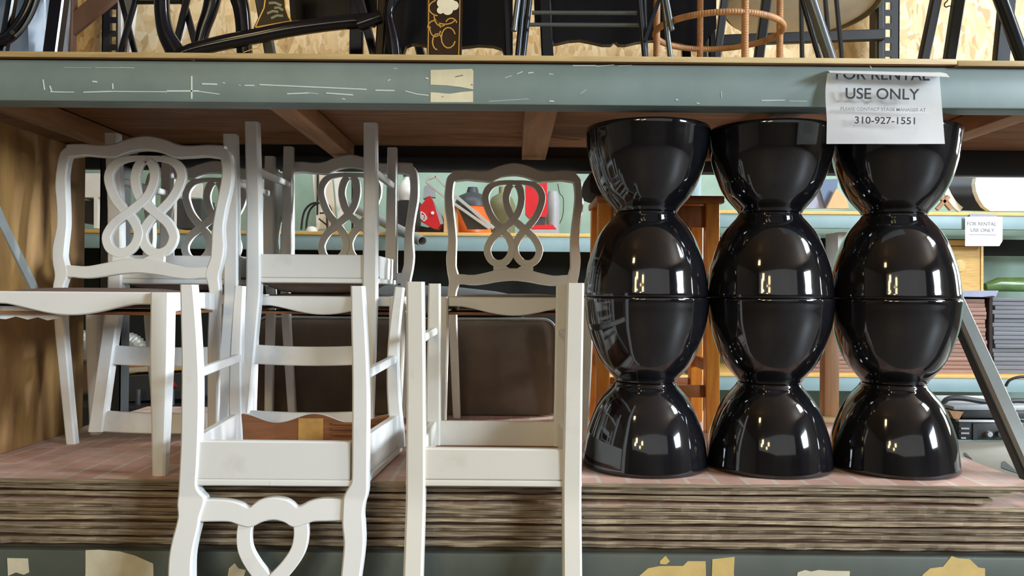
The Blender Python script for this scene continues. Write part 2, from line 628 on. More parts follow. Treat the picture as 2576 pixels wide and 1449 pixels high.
ub = beam(ZBM, ZD - 0.002, 2.0, 'steel_blue', 'grey-blue front shelf beam with chalk scratches and cream tape label')
lb = beam(0.765, 0.868, 2.0, 'beam_dark', 'lower front shelf beam with torn yellow labels below the brick panels')
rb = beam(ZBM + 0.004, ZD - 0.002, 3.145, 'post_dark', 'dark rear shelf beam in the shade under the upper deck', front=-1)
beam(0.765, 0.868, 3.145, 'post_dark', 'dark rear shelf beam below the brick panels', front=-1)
# diagonal braces of the end frames
bm = NB()
bar(bm, [P(-60, 425, 2.17), P(0, 562, 2.28), P(82, 728, 2.43), P(100, 765, 2.46)], 0.011, 0.016, (0, 1, 0.3), 0.002)
part('brace', bm, 'brace', lframe)
bm = NB()
pa, pb = P(2428, 800, 2.66), P(2600, 1180, 2.30)
bar(bm, [pa + (pa - pb) * 0.9, pa, pb, pb + (pb - pa) * 0.25], 0.010, 0.020, (1, 0, 0), 0.002)
part('brace', bm, 'brace', rframe)
bm = NB()
bar(bm, [pa + (pa - pb) * 0.9 + Vector((-0.017, 0.03, -0.012)), pb + (pb - pa) * 0.25 + Vector((-0.017, 0.03, -0.012))], 0.014, 0.004, (1, 0, 0), 0.001)
part('brace', bm, 'post_dark', rframe)


def patch(px, Y, off=0.0008):
    """thin sticker following photographed outline px on a face at depth Y"""
    bm = NB()
    pts = [P(x, y, Y - off) for x, y in px]
    prism(bm, [(p.x, p.z) for p in pts], Y - off, Y - 0.0001)
    return bm


# torn masking-tape label in the middle of the upper beam
o = part('tape_label', patch([(1083, 176), (1187, 173), (1191, 178), (1190, 225), (1160, 219), (1125, 215), (1083, 213)], 2.0), 'tape', ub, smooth=False)
o['label'] = 'cream tape label, upper torn piece'
o = part('tape_label', patch([(1083, 232), (1100, 233), (1130, 236), (1165, 231), (1190, 229), (1190, 257), (1083, 257)], 2.0), 'tape', ub, smooth=False)
o['label'] = 'cream tape label, lower torn piece'
bm = NB()
prs = [(1146, 193, 1165, 189, 3), (1112, 243, 1116, 243, 2), (1186, 212, 1189, 214, 3)]


def marks(segs, Y):
    bm = NB()
    for x0, y0, x1, y1, wpx in segs:
        a, b = P(x0, y0, Y - 0.0006), P(x1, y1, Y - 0.0006)
        bar(bm, [a, b], 0.75 * wpx * Y / F / 2, 0.0003, (0, 1, 0), 0.0001)
    return bm


part('smudge', marks(prs, 1.9992), 'ink_grey', ub, smooth=False)
ck = [(126, 231, 186, 232, 3), (210, 232, 280, 230, 4), (280, 230, 420, 231, 3), (420, 229, 500, 229, 5), (500, 230, 552, 237, 3),
      (482, 191, 482, 249, 5), (508, 211, 546, 212, 5), (615, 215, 640, 215, 4), (653, 213, 900, 224, 4), (900, 224, 922, 225, 4),
      (944, 227, 992, 228, 4), (1019, 229, 1050, 237, 3), (1050, 237, 1078, 240, 3), (722, 236, 776, 234, 4), (776, 234, 800, 236, 2), (820, 234, 888, 239, 4),
      (240, 170, 300, 171, 1.5), (300, 170, 338, 171, 2), (160, 170, 230, 171, 1.2), (108, 200, 112, 226, 4), (283, 210, 284, 224, 4), (232, 205, 244, 206, 5),
      (125, 216, 130, 230, 4), (480, 150, 490, 152, 4), (1300, 186, 1315, 180, 3), (1328, 184, 1342, 182, 4), (1380, 186, 1392, 187, 3), (1440, 165, 1500, 165, 4),
      (1500, 167, 1545, 163, 3), (1270, 196, 1288, 190, 2), (1555, 166, 1590, 164, 2), (1700, 250, 1706, 252, 4), (1915, 253, 1975, 252, 3), (1985, 254, 2030, 255, 2),
      (1382, 254, 1394, 255, 4), (1752, 259, 1760, 261, 3), (1814, 230, 1815, 245, 2), (1230, 255, 1330, 249, 1.5), (860, 248, 868, 250, 3), (990, 172, 1000, 172, 2),
      (560, 208, 566, 209, 3), (600, 214, 606, 215, 2), (1070, 196, 1078, 198, 4), (975, 203, 982, 200, 3), (1460, 236, 1475, 225, 1.5), (2188, 164, 2192, 172, 4)]
o = part('chalk_marks', marks(ck, 2.0), 'chalk', ub, smooth=False)
# torn labels on the lower beam
for px, mt in (([(215, 1384), (250, 1383), (300, 1387), (340, 1398), (385, 1418), (386, 1470), (213, 1470), (215, 1440)], 'tape_pale'),
               ([(18, 1404), (70, 1405), (73, 1440), (60, 1446), (40, 1440), (20, 1449)], 'tape_pale'),
               ([(1608, 1449), (1630, 1430), (1660, 1424), (1718, 1424), (1730, 1412), (1775, 1412), (1777, 1470), (1606, 1470)], 'tape_yellow'),
               ([(1792, 1407), (1848, 1401), (1846, 1440), (1848, 1470), (1790, 1470)], 'tape_yellow'),
               ([(1660, 1412), (1674, 1398), (1685, 1412), (1676, 1420), (1660, 1419)], 'tape_yellow'),
               ([(2306, 1470), (2322, 1445), (2340, 1430), (2372, 1426), (2394, 1399), (2412, 1405), (2440, 1407), (2462, 1428), (2478, 1430), (2478, 1470)], 'tape_yellow'),
               ([(2007, 1440), (2026, 1434), (2040, 1438), (2060, 1434), (2086, 1436), (2138, 1437), (2136, 1470), (2000, 1470)], 'tape_pale'),
               ([(576, 1430), (590, 1417), (600, 1430), (618, 1434), (612, 1455), (570, 1465)], 'tape_pale')):
    part('torn_label', patch(px, 2.0), mt, lb, smooth=False)

# upper deck: two plywood sheets meeting near the right
for x0, x1, zz, lab in ((-1.447, 1.066, 0.0, 'plywood deck sheet on the upper beams, longer left piece'), (1.068, 1.347, -0.003, 'plywood deck sheet on the upper beams, short right piece'),
                        (1.437, 2.6, -0.001, 'plywood deck of the next bay to the right'), (-2.6, -1.537, -0.001, 'plywood deck of the next bay to the left')):
    bm = NB()
    box(bm, x0, x1, 1.985, 3.185, ZD + zz, ZD + zz + 0.0135, 0.001)
    if x0 == 1.437:
        box(bm, 1.349, 1.44, 2.13, 3.06, ZD + zz, ZD + zz + 0.0135)
    m_ = 'ply_edge'
    single('deck_sheet', bm, m_, lab, 'shelf board')
# lower deck under the brick panels
bm = NB()
box(bm, -1.445, 1.347, 2.03, 3.25, 0.868, 0.880)
single('lower_deck_sheet', bm, 'deck_dark', 'thin plywood deck under the stack of brick panels', 'shelf board')

# lumber supports below the upper deck
for x0, x1, lab in ((-0.672, -0.598, 'rough timber support under the upper deck, left of the middle'), (0.032, 0.122, 'rough timber support under the upper deck, near the middle'),
                    (0.72, 0.80, 'rough timber support under the upper deck above the black bowls'), (1.375, 1.455, 'rough timber support under the upper deck at the right end'), (-1.46, -1.39, 'dark timber support under the upper deck at the left end')):
    bm = NB()
    box(bm, x0, x1, 2.08 + 0.042 * (abs(x0) > 1.3), 3.11 - 0.045 * (abs(x0) > 1.3), 1.998, ZD - 0.004, 0.003)
    single('deck_support', bm, 'lumber', lab, 'timber', group='timber supports under the upper deck')

# plywood side panel at the left end of the bay
bm = NB()
box(bm, -1.424, -1.408, 2.06, 2.72, ZB + 0.001, 1.955)
single('plywood_side_panel', bm, 'ply_side', 'brown plywood panel standing at the left end of the bay', 'panel')

# strand board behind the upper deck
bm = NB()
box(bm, -2.3, 2.35, 3.19, 3.205, ZBM + 0.11, 3.25)
single('strand_board_panel', bm, 'osb', 'strand board sheet standing behind the upper deck', 'panel')

# ================================================================== stack of brick panels
NBRD = 9
zb = 0.8805
tot = ZB - zb
th = [1.0, 1.15, 0.95, 1.05, 1.1, 0.95, 1.2, 0.9, 1.0]
k = tot / sum(th)
xr = [1.335, 1.31, 1.34, 1.30, 1.325, 1.335, 1.17, 1.215, 1.285]
names = ['bottom panel of the brick-faced stack, lying on the lower deck', 'second panel up from the bottom of the brick-faced stack', 'third panel up from the bottom of the brick-faced stack',
         'fourth panel up from the bottom of the brick-faced stack', 'middle panel of the brick-faced stack', 'fourth panel down from the top of the brick-faced stack',
         'third panel down from the top of the brick-faced stack', 'second panel down in the stack, directly under the top one', 'top brick-faced panel of the stack, carrying the chairs and bowls']
for i in range(NBRD):
    t = th[i] * k
    bm = NB()
    random.seed(40 + i)
    y0 = 2.002 + random.uniform(0, 0.010) if i < NBRD - 1 else 2.0
    x0 = -1.435 + random.uniform(0, 0.02)
    X1 = xr[i]
    ns = 120
    rings = []
    for s in range(ns + 1):
        x = x0 + (X1 - x0) * s / ns
        wob = 0.0025 * math.sin(x * 5 + i * 2.1) + random.uniform(-0.0014, 0.0014)
        zz0, zz1 = zb + 0.0004, zb + t - 0.0004
        zl = zb + t * (0.46 + 0.12 * math.sin(x * 9 + i))
        yr = 3.235 + 0.01 * math.sin(i * 1.7)
        rec = (0.004, 0.016, 0.005, 0.020, 0.006, 0.004, 0.022, 0.018, 0.005)[i]
        bite = 0.005 if (int((x + i * 0.05) / 0.072) % 2 == 0) else 0.0
        yy = y0 + wob * (i < NBRD - 1)
        rings.append([Vector((x, yy + 0.0015, zz1)), Vector((x, yy, zz1 - 0.0015)), Vector((x, yy, zl)), Vector((x, yy + rec + bite, zl - 0.0008)), Vector((x, yy + rec + bite, zz0)), Vector((x, yr, zz0)), Vector((x, yr, zz1))])
    loft(bm, rings)
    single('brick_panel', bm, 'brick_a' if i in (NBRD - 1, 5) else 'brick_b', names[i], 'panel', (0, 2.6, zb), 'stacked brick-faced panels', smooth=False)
    zb += t


# ================================================================== chairs
def lerp_table(tab, z):
    if z <= tab[0][0]:
        return tab[0][1]
    for (a, va), (b, vb) in zip(tab, tab[1:]):
        if z <= b:
            return va + (vb - va) * (z - a) / (b - a)
    return tab[-1][1]


def side_and_front_rails(root, mat, S_, hf, hr, yf, yr, lw, rail_h, serp, pad, inverted, front=True):
    """seat frame between legs: front, rear and two side rails, then the seat"""
    zt, zb_ = S_, S_ - rail_h
    bm = NB()
    n = 24
    st = []
    for i in range(n + 1):
        u = -1 + 2 * i / n
        x = u * (hf - lw * 0.9)
        b = zb_
        if serp:
            b = zb_ + 0.010 - 0.016 * math.cos(u * PI) * (1 if abs(u) < 0.99 else 1)
            b += 0.012 * max(0, abs(u) - 0.75) / 0.25
            b = min(b, zt - 0.03)
        st.append((x, zt, b))
    slab(bm, st, yf - 0.010, yf + 0.012)
    if front:
        finish('front_rail', bm, mat, root)
    else:
        bm.free()
    bm = NB()
    slab(bm, [(-(hr - lw * 0.9), zt, zt - rail_h * 0.98), ((hr - lw * 0.9), zt, zt - rail_h * 0.98)], yr - 0.012, yr + 0.012)
    finish('rear_rail', bm, mat, root)
    for s in (-1, 1):
        bm = NB()
        n2 = 10
        pts = [(s * ((hf - lw / 2) + ((hr - lw / 2) - (hf - lw / 2)) * i / n2), yf + 0.01 + (yr - yf - 0.02) * i / n2, 0) for i in range(n2 + 1)]
        rings = []
        for i, p in enumerate(pts):
            b = zb_ + (0.012 * (1 - abs(2 * i / n2 - 1)) if serp else 0)
            rings.append(crect(Vector((p[0], p[1], (zt + b) / 2)), Vector((0, 0, 1)), Vector((1, 0, 0)), (zt - b) / 2, 0.011, 0.003))
        loft(bm, rings)
        finish('side_rail', bm, mat, root)


def seat_pad(root, S_, hf, hr, yf, yr, t, mat, edge_mat, under):
    """thin painted seat edge, a domed pad on top and a board below"""
    bm = NB()
    X, Y, Z = Vector((1, 0, 0)), Vector((0, 1, 0)), Vector((0, 0, 1))
    rings = []
    for z, e in ((S_ + 0.0005, 0), (S_ + 0.003, 0.001), (S_ + 0.013, 0.001), (S_ + 0.016, -0.003)):
        rings.append([Vector((-(hf + e), yf - 0.012 - e, z)), Vector((hf + e, yf - 0.012 - e, z)), Vector((hr - 0.022 + e, yr + 0.012 + e, z)), Vector((-(hr - 0.022 + e), yr + 0.012 + e, z))])
    loft(bm, rings)
    seat = finish('seat', bm, edge_mat, root)
    if t > 0:
        bm = NB()
        g = 14
        rows = []
        for j in range(g + 1):
            v = j / g
            row = []
            for i in range(g + 1):
                u = i / g
                h = (hf + (hr - 0.03 - hf) * v) - 0.022
                x = (-1 + 2 * u) * h
                y = yf + 0.012 + (yr - yf - 0.024) * v
                d = (1 - abs(2 * u - 1) ** 5) * (1 - abs(2 * v - 1) ** 5)
                row.append(bm.verts.new((x, y, S_ + 0.014 + t * d)))
            rows.append(row)
        for j in range(g):
            for i in range(g):
                bm.faces.new((rows[j][i], rows[j][i + 1], rows[j + 1][i + 1], rows[j + 1][i]))
        o = finish('seat_cushion', bm, mat, root)
        o['label'] = 'taupe seat cloth'
    if under:
        bm = NB()
        box(bm, -hr + 0.03, hr - 0.03, yf + 0.014, yr - 0.014, S_ - 0.008, S_ - 0.002)
        o = finish('seat_board', bm, 'seat_wood', root)
        o['label'] = 'brown seat board underside'
    return seat


KX = 1.0 / 626.5


def ribbon_chair(name, label, loc, mat='white', H=0.93, S_=0.447, wc=0.51, wf=0.505, lean=0.055, rz=0.0, group='ribbon-back chairs standing upright'):
    """upright chair with a ribbon splat; front towards -y"""
    root = thing(name, label, 'chair', loc, group, (0, 0, rz))
    c = wc / 2
    U = lambda x: (x - 1063) * KX * c
    V = lambda y: H - (y - 112) / 1178.0 * (H - S_)
    yr, yf = 0.17, -0.19
    tab = [(0.0, 0.045), (0.15, 0.026), (0.32, 0.006), (S_, 0.0), (S_ + 0.08, 0.004), (H - 0.1, lean * 0.85), (H, lean)]
    yb = lambda z: yr + lerp_table(tab, z)
    stn = [(205, 500, 575), (222, 476, 570), (250, 456, 545), (290, 446, 528), (330, 440, 520), (400, 435, 515), (460, 436, 518), (520, 440, 525), (580, 450, 532), (640, 460, 540), (720, 470, 549), (800, 476, 556), (880, 470, 556),
           (950, 462, 555), (1000, 463, 555), (1040, 467, 557), (1100, 476, 575), (1150, 487, 588), (1190, 490, 582), (1240, 483, 566), (1290, 480, 558)]
    for s in (-1, 1):
        bm = NB()
        st = []
        for y, a, b in smoothpts(stn, 3):
            z, xa, xb = V(y), U(a), U(b)
            st.append((z, xa, xb))
        xa, xb = st[-1][1], st[-1][2]
        for i in range(1, 13):
            f = i / 12
            z = S_ * (1 - f)
            sh = 0.020 * f
            st.append((z, xa + sh, xb + sh - 0.004 * f))
        if s > 0:
            st = [(z, -b, -a) for z, a, b in st]
        vslab(bm, st, -0.014, 0.014, 0.004)
        deform(bm, yb)
        finish('rear_post', bm, mat, root)
    # crest rail
    half = [(-560, 183, 286), (-545, 180, 285), (-483, 177, 277), (-423, 177, 270), (-343, 184, 277), (-273, 183, 281), (-215, 171, 284), (-165, 150, 264), (-115, 133, 243), (-60, 119, 230), (0, 112, 225)]
    full = half + [(-d, t, b) for d, t, b in half[-2::-1]]
    bm = NB()
    slab(bm, [(d * KX * c, V(t), V(b)) for d, t, b in smoothpts(full, 3)], -0.0145, 0.0145, 0.004)
    deform(bm, yb)
    finish('crest_rail', bm, mat, root)
    # lower back rail
    half = [(-490, 1100, 1190), (-440, 1102, 1190), (-400, 1106, 1195), (-335, 1104, 1197), (-230, 1082, 1184), (-170, 1066, 1172), (-100, 1050, 1162), (0, 1046, 1154)]
    full = half + [(-d, t, b) for d, t, b in half[-2::-1]]
    bm = NB()
    slab(bm, [(d * KX * c, V(t), V(b)) for d, t, b in smoothpts(full, 3)], -0.013, 0.013, 0.003)
    deform(bm, yb)
    finish('back_rail', bm, mat, root)
    # ribbon splat
    bm = NB()
    rib = [(20, 302), (55, 345), (70, 440), (42, 550), (-10, 622), (-95, 700), (-180, 772), (-226, 850), (-232, 905), (-205, 968), (-150, 1003), (-85, 995), (-35, 945), (-14, 880), (-22, 825), (-62, 752),
           (-135, 672), (-205, 580), (-250, 470), (-255, 400), (-228, 340), (-178, 302), (-95, 284), (0, 283)]
    hw = 33 * KX * c
    for s in (1, -1):
        strip(bm, [(s * d * KX * c, V(y), hw * (0.62 if y < 290 else 0.8 if y < 305 else 1.0)) for d, y in rib], hw, 0.008, 0.002, -0.0012 * s, 5, 0.003)
        slab(bm, [(s * -178 * KX * c, V(1000), V(1085)), (s * -140 * KX * c, V(1000), V(1080)), (s * -78 * KX * c, V(1020), V(1062))][::(1 if s > 0 else -1)], -0.008, 0.008, 0.001)
        slab(bm, [(s * -78 * KX * c, V(1022), V(1064)), (s * -40 * KX * c, V(1042), V(1062))][::(1 if s > 0 else -1)], -0.0075, 0.0075, 0.001)
    deform(bm, yb)
    finish('splat', bm, mat, root)
    # front legs, tapered
    hf = wf / 2
    for s in (-1, 1):
        bm = NB()
        pts, h1, h2 = [], [], []
        for i in range(13):
            f = i / 12
            pts.append((s * (hf - 0.024 - 0.004 * f), yf + 0.004 * f, S_ - 0.001 - (S_ - 0.001) * f))
            wv = 0.0235 - 0.001 * f if f < 0.35 else 0.0232 - 0.0075 * (f - 0.35) / 0.65
            h1.append(wv)
            h2.append(wv)
        bar(bm, pts, h1, h2, (0, 1, 0), 0.005)
        finish('front_leg', bm, mat, root)
    side_and_front_rails(root, mat, S_ - 0.001, hf, c * 0.92, yf, yr, 0.045, 0.052, True, 0.03, False)
    seat_pad(root, S_ - 0.0165, hf - 0.022, c * 0.88, yf + 0.018, yr - 0.014, 0.012, 'taupe', mat, False)
    bm = NB()
    box(bm, -c * 0.86, c * 0.86, yf + 0.016, yr - 0.02, S_ - 0.058, S_ - 0.05)
    finish('seat_board', bm, 'seat_wood', root)['label'] = 'brown seat board underside'
    return root


def ladder_chair(name, label, loc, mat='white', S_=0.475, H=0.93, wr=0.41, wf=0.41, dep=0.40, rz=0.0, inverted=True, lean=0.095, rails=((0.205, 0.262), (0.40, 0.46)), pw=0.0225, group='ladder-back chairs turned upside down', pad=0.035, twist=0.0, splay=0.0):
    """plain chair with two flat back rails; built upright, may be turned over so that its back hangs down towards the viewer"""
    root = thing(name, label, 'chair', loc, group, (PI + twist, 0, rz) if inverted else (0, 0, rz))
    yr, yf = dep / 2, -dep / 2
    tab = [(0.0, 0.030), (S_ * 0.5, 0.006), (S_, 0.0), (S_ + 0.05, 0.0), (H, lean)]
    yb = lambda z: yr + lerp_table(tab, z)
    hr, hf = wr / 2, wf / 2
    for s in (-1, 1):
        bm = NB()
        st = []
        for i in range(31):
            z = H * i / 30
            e = 0.0
            if z > S_:
                e = splay * (z - S_) / (H - S_)
            wv = pw * (0.90 + 0.10 * min(1, z / S_))
            st.append((z, s * (hr + e) - (2 * wv if s > 0 else 0), s * (hr + e) + (0 if s > 0 else 2 * wv)))
        vslab(bm, st, -0.019, 0.019, 0.005)
        deform(bm, yb)
        finish('rear_post', bm, mat, root)
        bm = NB()
        bar(bm, [(s * (hf - 0.021), yf, 0), (s * (hf - 0.021), yf, S_ * 0.5), (s * (hf - 0.021), yf, S_)], [0.0165, 0.019, 0.021], [0.0165, 0.019, 0.021], (0, 1, 0), 0.004)
        finish('front_leg', bm, mat, root)
        bm = NB()
        bar(bm, [(s * (hf - 0.021), yf, 0.135), (s * (hr - 0.02), yb(0.14), 0.14)], 0.0105, 0.0105, (1, 0, 0), 0.004)
        finish('stretcher', bm, mat, root)
    side_and_front_rails(root, mat, S_, hf, hr, yf, yr, 0.04, 0.075, False, 0, inverted)
    seat_pad(root, S_, hf, hr + 0.022, yf, yr, pad, 'taupe', mat, True)
    for i, (a, b) in enumerate(rails):
        bm = NB()
        n = 12
        st = []
        for q in range(n + 1):
            u = -1 + 2 * q / n
            arch = 0.006 * (1 - u * u)
            st.append((u * (hr + splay * (a / (H - S_)) - pw), S_ + b + arch, S_ + a + arch))
        slab(bm, st, -0.009, 0.009, 0.003)
        deform(bm, yb)
        finish('crest_rail' if i else 'back_rail', bm, mat, root)
    return root


def loop_chair(name, label, loc, mat='white', S_=0.455, H=0.95, wr=0.427, wf=0.49, dep=0.41, group=None):
    """chair with curved posts and a looped splat, turned upside down, back hanging down towards the viewer"""
    root = thing(name, label, 'chair', loc, group, (PI, 0, 0))
    yr, yf = dep / 2, -dep / 2
    tab = [(0.0, 0.016), (S_ * 0.5, 0.004), (S_, 0.0), (S_ + 0.04, 0.0), (H, 0.085)]
    yb = lambda z: yr + lerp_table(tab, z)
    k = 1.925 / F
    cx = 692.0
    top = 720.0
    # stations measured down the hanging post: (y, outer x, inner x) for the left-hand post
    stL = [(720, 462, 497), (800, 463, 503), (900, 464, 508), (1000, 463, 510), (1110, 462, 508), (1180, 459, 505), (1225, 457, 503), (1245, 456, 512), (1258, 455, 524), (1275, 455, 523), (1300, 459, 516), (1325, 456, 514), (1360, 449, 508), (1400, 445, 504), (1450, 447, 507), (1500, 452, 510), (1560, 450, 512), (1640, 446, 505), (1680, 448, 500)]
    stR = [(720, 921, 889), (800, 926, 890), (900, 931, 892), (1000, 934, 893), (1110, 934, 893), (1180, 934, 893), (1215, 934, 891), (1235, 934, 880), (1252, 931, 872), (1270, 926, 871), (1295, 924, 871), (1320, 927, 872), (1360, 930, 878), (1400, 928, 877), (1450, 923, 874), (1500, 920, 870), (1560, 922, 868), (1640, 926, 874), (1680, 924, 880)]
    zz = lambda y: (y - top) * k
    for s, stn in ((-1, stL), (1, stR)):
        bm = NB()
        st = []
        for y, a, b in smoothpts(stn, 3):
            xa, xb = (a - cx) * k, (b - cx) * k
            st.append((zz(y), min(xa, xb), max(xa, xb)))
        vslab(bm, st, -0.018, 0.018, 0.004)
        deform(bm, yb)
        finish('rear_post', bm, mat, root)
        # sabre front leg
        hf = wf / 2
        bm = NB()
        pts, h1 = [], []
        for i in range(15):
            f = i / 14
            bow = 0.016 * math.sin(PI * min(1, f * 1.05))
            pts.append((s * (hf - 0.020) - (0.014 if s < 0 else -0.0) * 0 + s * 0.0 - (bow - 0.010) * s * (1 if s > 0 else -0.4), yf - 0.012 * (1 - f), S_ * f))
            h1.append(0.0135 + 0.0065 * f)
        bar(bm, pts, h1, h1, (0, 1, 0), 0.004)
        finish('front_leg', bm, mat, root)
        bm = NB()
        bar(bm, [(s * (hf - 0.024), yf, 0.205), (s * (wr / 2 - 0.014), yb(0.215), 0.215)], 0.0115, 0.009, (1, 0, 0), 0.003)
        finish('stretcher', bm, mat, root)
    side_and_front_rails(root, mat, S_, wf / 2, wr / 2, yf, yr, 0.036, 0.092, False, 0, True, False)
    bm = NB()
    n = 40
    wave = lambda u: S_ - 0.080 - 0.013 * math.cos(2 * PI * u)
    st = [(u * (wf / 2 - 0.03), S_, wave(u)) for u in [-1 + 2 * i / n for i in range(n + 1)]]
    slab(bm, st, yf - 0.010, yf + 0.004, 0.002)
    finish('front_rail', bm, mat, root)
    bm = NB()
    slab(bm, st, yf + 0.0042, yf + 0.014, 0.001)
    finish('rail_lining', bm, 'seat_wood', root)['label'] = 'brown unpainted inside of the front rail'
    seat_pad(root, S_ - 0.001, wf / 2, wr / 2 + 0.024, yf, yr, 0.0, 'taupe', mat, True)
    bm = NB()
    for j in range(4):
        box(bm, 0.05, 0.205, yf + 0.0142, yf + 0.02, S_ - 0.072 + j * 0.015, S_ - 0.064 + j * 0.015, 0.002)
    finish('seat_slats', bm, 'seat_wood', root)['label'] = 'brown webbing slats inside the seat'
    bm = NB()
    box(bm, -0.045, 0.025, yf + 0.0142, yf + 0.0152, S_ - 0.082, S_ - 0.02)
    finish('paper_tag', bm, 'tag', root)['label'] = 'yellowed paper tag inside the rail'
    # back rail with scrolls and loop splat (photographed outline)
    X = lambda x: (x - cx) * k
    bm = NB()
    rail = [(512, 1262, 1316), (560, 1262, 1315), (590, 1265, 1316), (612, 1271, 1323), (634, 1280, 1328), (650, 1268, 1325), (668, 1260, 1316), (697, 1256, 1310), (726, 1260, 1316), (742, 1268, 1325), (757, 1278, 1327), (780, 1267, 1320), (800, 1261, 1313), (830, 1258, 1312), (882, 1258, 1310)]
    slab(bm, [(X(x), zz(b), zz(a)) for x, a, b in smoothpts(rail, 3)], -0.012, 0.012, 0.003)
    deform(bm, yb)
    finish('back_rail', bm, mat, root)
    bm = NB()
    for s in (-1, 1):
        lp = [(697 + s * 68, 1312), (697 + s * 72, 1345), (697 + s * 66, 1382), (697 + s * 44, 1418), (697 + s * 10, 1455), (697 - s * 30, 1495), (697 - s * 62, 1540), (697 - s * 66, 1590), (697 - s * 40, 1632)]
        strip(bm, [(X(x), zz(y)) for x, y in lp], 18.5 * k, 0.009, 0.002, 0.001 * s)
    deform(bm, yb)
    finish('splat', bm, mat, root)
    bm = NB()
    slab(bm, [(X(x), zz(b), zz(a)) for x, a, b in smoothpts([(490, 1630, 1680), (600, 1628, 1676), (697, 1615, 1690), (790, 1628, 1676), (890, 1630, 1680)], 4)], -0.013, 0.013, 0.003)
    deform(bm, yb)
    finish('crest_rail', bm, mat, root)
    return root


front_left = ribbon_chair('dining_chair', 'white ribbon-back chair standing upright at the front left, seat rail level with the eye', (-1.088, 2.235, ZB), H=0.914, S_=0.452, wc=0.522, wf=0.50)
ribbon_chair('dining_chair', 'white ribbon-back chair at the back left, mostly hidden, under an upturned ladder-back chair', (-1.085, 2.80, ZB), H=0.93, S_=0.445)
ribbon_chair('dining_chair', 'white ribbon-back chair at the back, under the upturned ladder-back chair left of the middle', (-0.594, 2.80, ZB), H=0.957, S_=0.442, wc=0.505, wf=0.515)
ribbon_chair('dining_chair', 'cream ribbon-back chair at the back, next to the black bowls with nothing stacked on it', (0.004, 2.80, ZB), 'cream', H=0.930, S_=0.444, wc=0.504)
ladder_chair('dining_chair', 'upturned white ladder-back chair stacked on the back left chair, legs pointing up', (-1.055, 2.775, 1.532 + 0.447), S_=0.447, H=0.447 + 0.46, wr=0.405, wf=0.41, dep=0.38, splay=0.008, pad=0.025)
ladder_chair('dining_chair', 'upturned white ladder-back chair stacked left of the middle, legs close to the upper deck', (-0.621, 2.775, 1.5385 + 0.477), S_=0.477, H=0.477 + 0.46, wr=0.405, wf=0.415, dep=0.40, splay=0.006, pad=0.035)
ladder_chair('dining_chair', 'upturned cream-white chair at the front edge next to the black bowls, plain straight posts', (-0.039, 2.158, ZB + 0.465 + 0.0165), 'cream', S_=0.465, H=0.475 + 0.46, wr=0.412, wf=0.405, dep=0.40, pad=0, rails=((0.24, 0.30), (0.40, 0.46)))
loop_chair('dining_chair', 'upturned white loop-back chair at the front edge, its back hanging down over the brick panels', (-0.556, 2.15, ZB + 0.455 + 0.0155))

bm = NB()
tl = [P(x, y, 2.075) for x, y in [(-40, 770), (160, 770), (150, 800), (120, 806), (95, 798), (70, 804), (40, 796), (15, 803), (-20, 800), (-40, 806)]]
prism(bm, [(p.x, p.z) for p in tl], 2.074, 2.077)
o = part('torn_lining', bm, 'white', front_left, smooth=False)
o['label'] = 'torn pale lining hanging below the seat rail'


# ================================================================== black bowls, four to a stack
def bowl_mesh():
    bm = NB()
    out = [(0.0, 0.0), (0.070, 0.0), (0.0805, 0.0015), (0.0835, 0.006), (0.0875, 0.012), (0.0965, 0.022), (0.1135, 0.0425), (0.1285, 0.068), (0.1385, 0.092), (0.1495, 0.124), (0.1568, 0.152), (0.1610, 0.180), (0.1632, 0.200), (0.1648, 0.212), (0.1650, 0.2185), (0.1640, 0.2225), (0.1615, 0.2240),
           (0.1585, 0.2235), (0.1565, 0.2200), (0.1530, 0.180), (0.1375, 0.124), (0.112, 0.068), (0.082, 0.022), (0.05, 0.012), (0.0, 0.010)]
    q = smoothpts(out, 3)
    rings = []
    seg = 72
    for r, z in q:
        r = max(r, 0.0004)
        rings.append([Vector((r * math.cos(2 * PI * k / seg), r * math.sin(2 * PI * k / seg), z)) for k in range(seg)])
    loft(bm, rings)
    return bm


HB = 0.2242
proto = finish('black_bowl', bowl_mesh(), 'gloss_black', angle=50)
order = ['upturned bottom bowl', 'upright second bowl from the bottom', 'upturned third bowl from the bottom', 'upright top bowl']
where = ['of the left stack beside the cream chair', 'of the middle stack', 'of the right stack under the sign']
first = True
for j, bx in enumerate((0.357, 0.688, 1.022)):
    for i in range(4):
        o = proto if first else proto.copy()
        if not first:
            COL.objects.link(o)
        first = False
        up = i % 2 == 1
        o.rotation_euler = (0, 0, 0.7 * i + j) if up else (PI, 0, 0.5 * i + j)
        o.location = (bx + (0, 0.002, -0.001, 0.001)[i], 2.212 + 0.004 * (j - 1), ZB + 0.0008 + HB * i + (0 if up else HB))
        tag(o, 'glossy ' + 'black ' + order[i] + ' ' + where[j], 'bowl', 'glossy black bowls stacked four high')

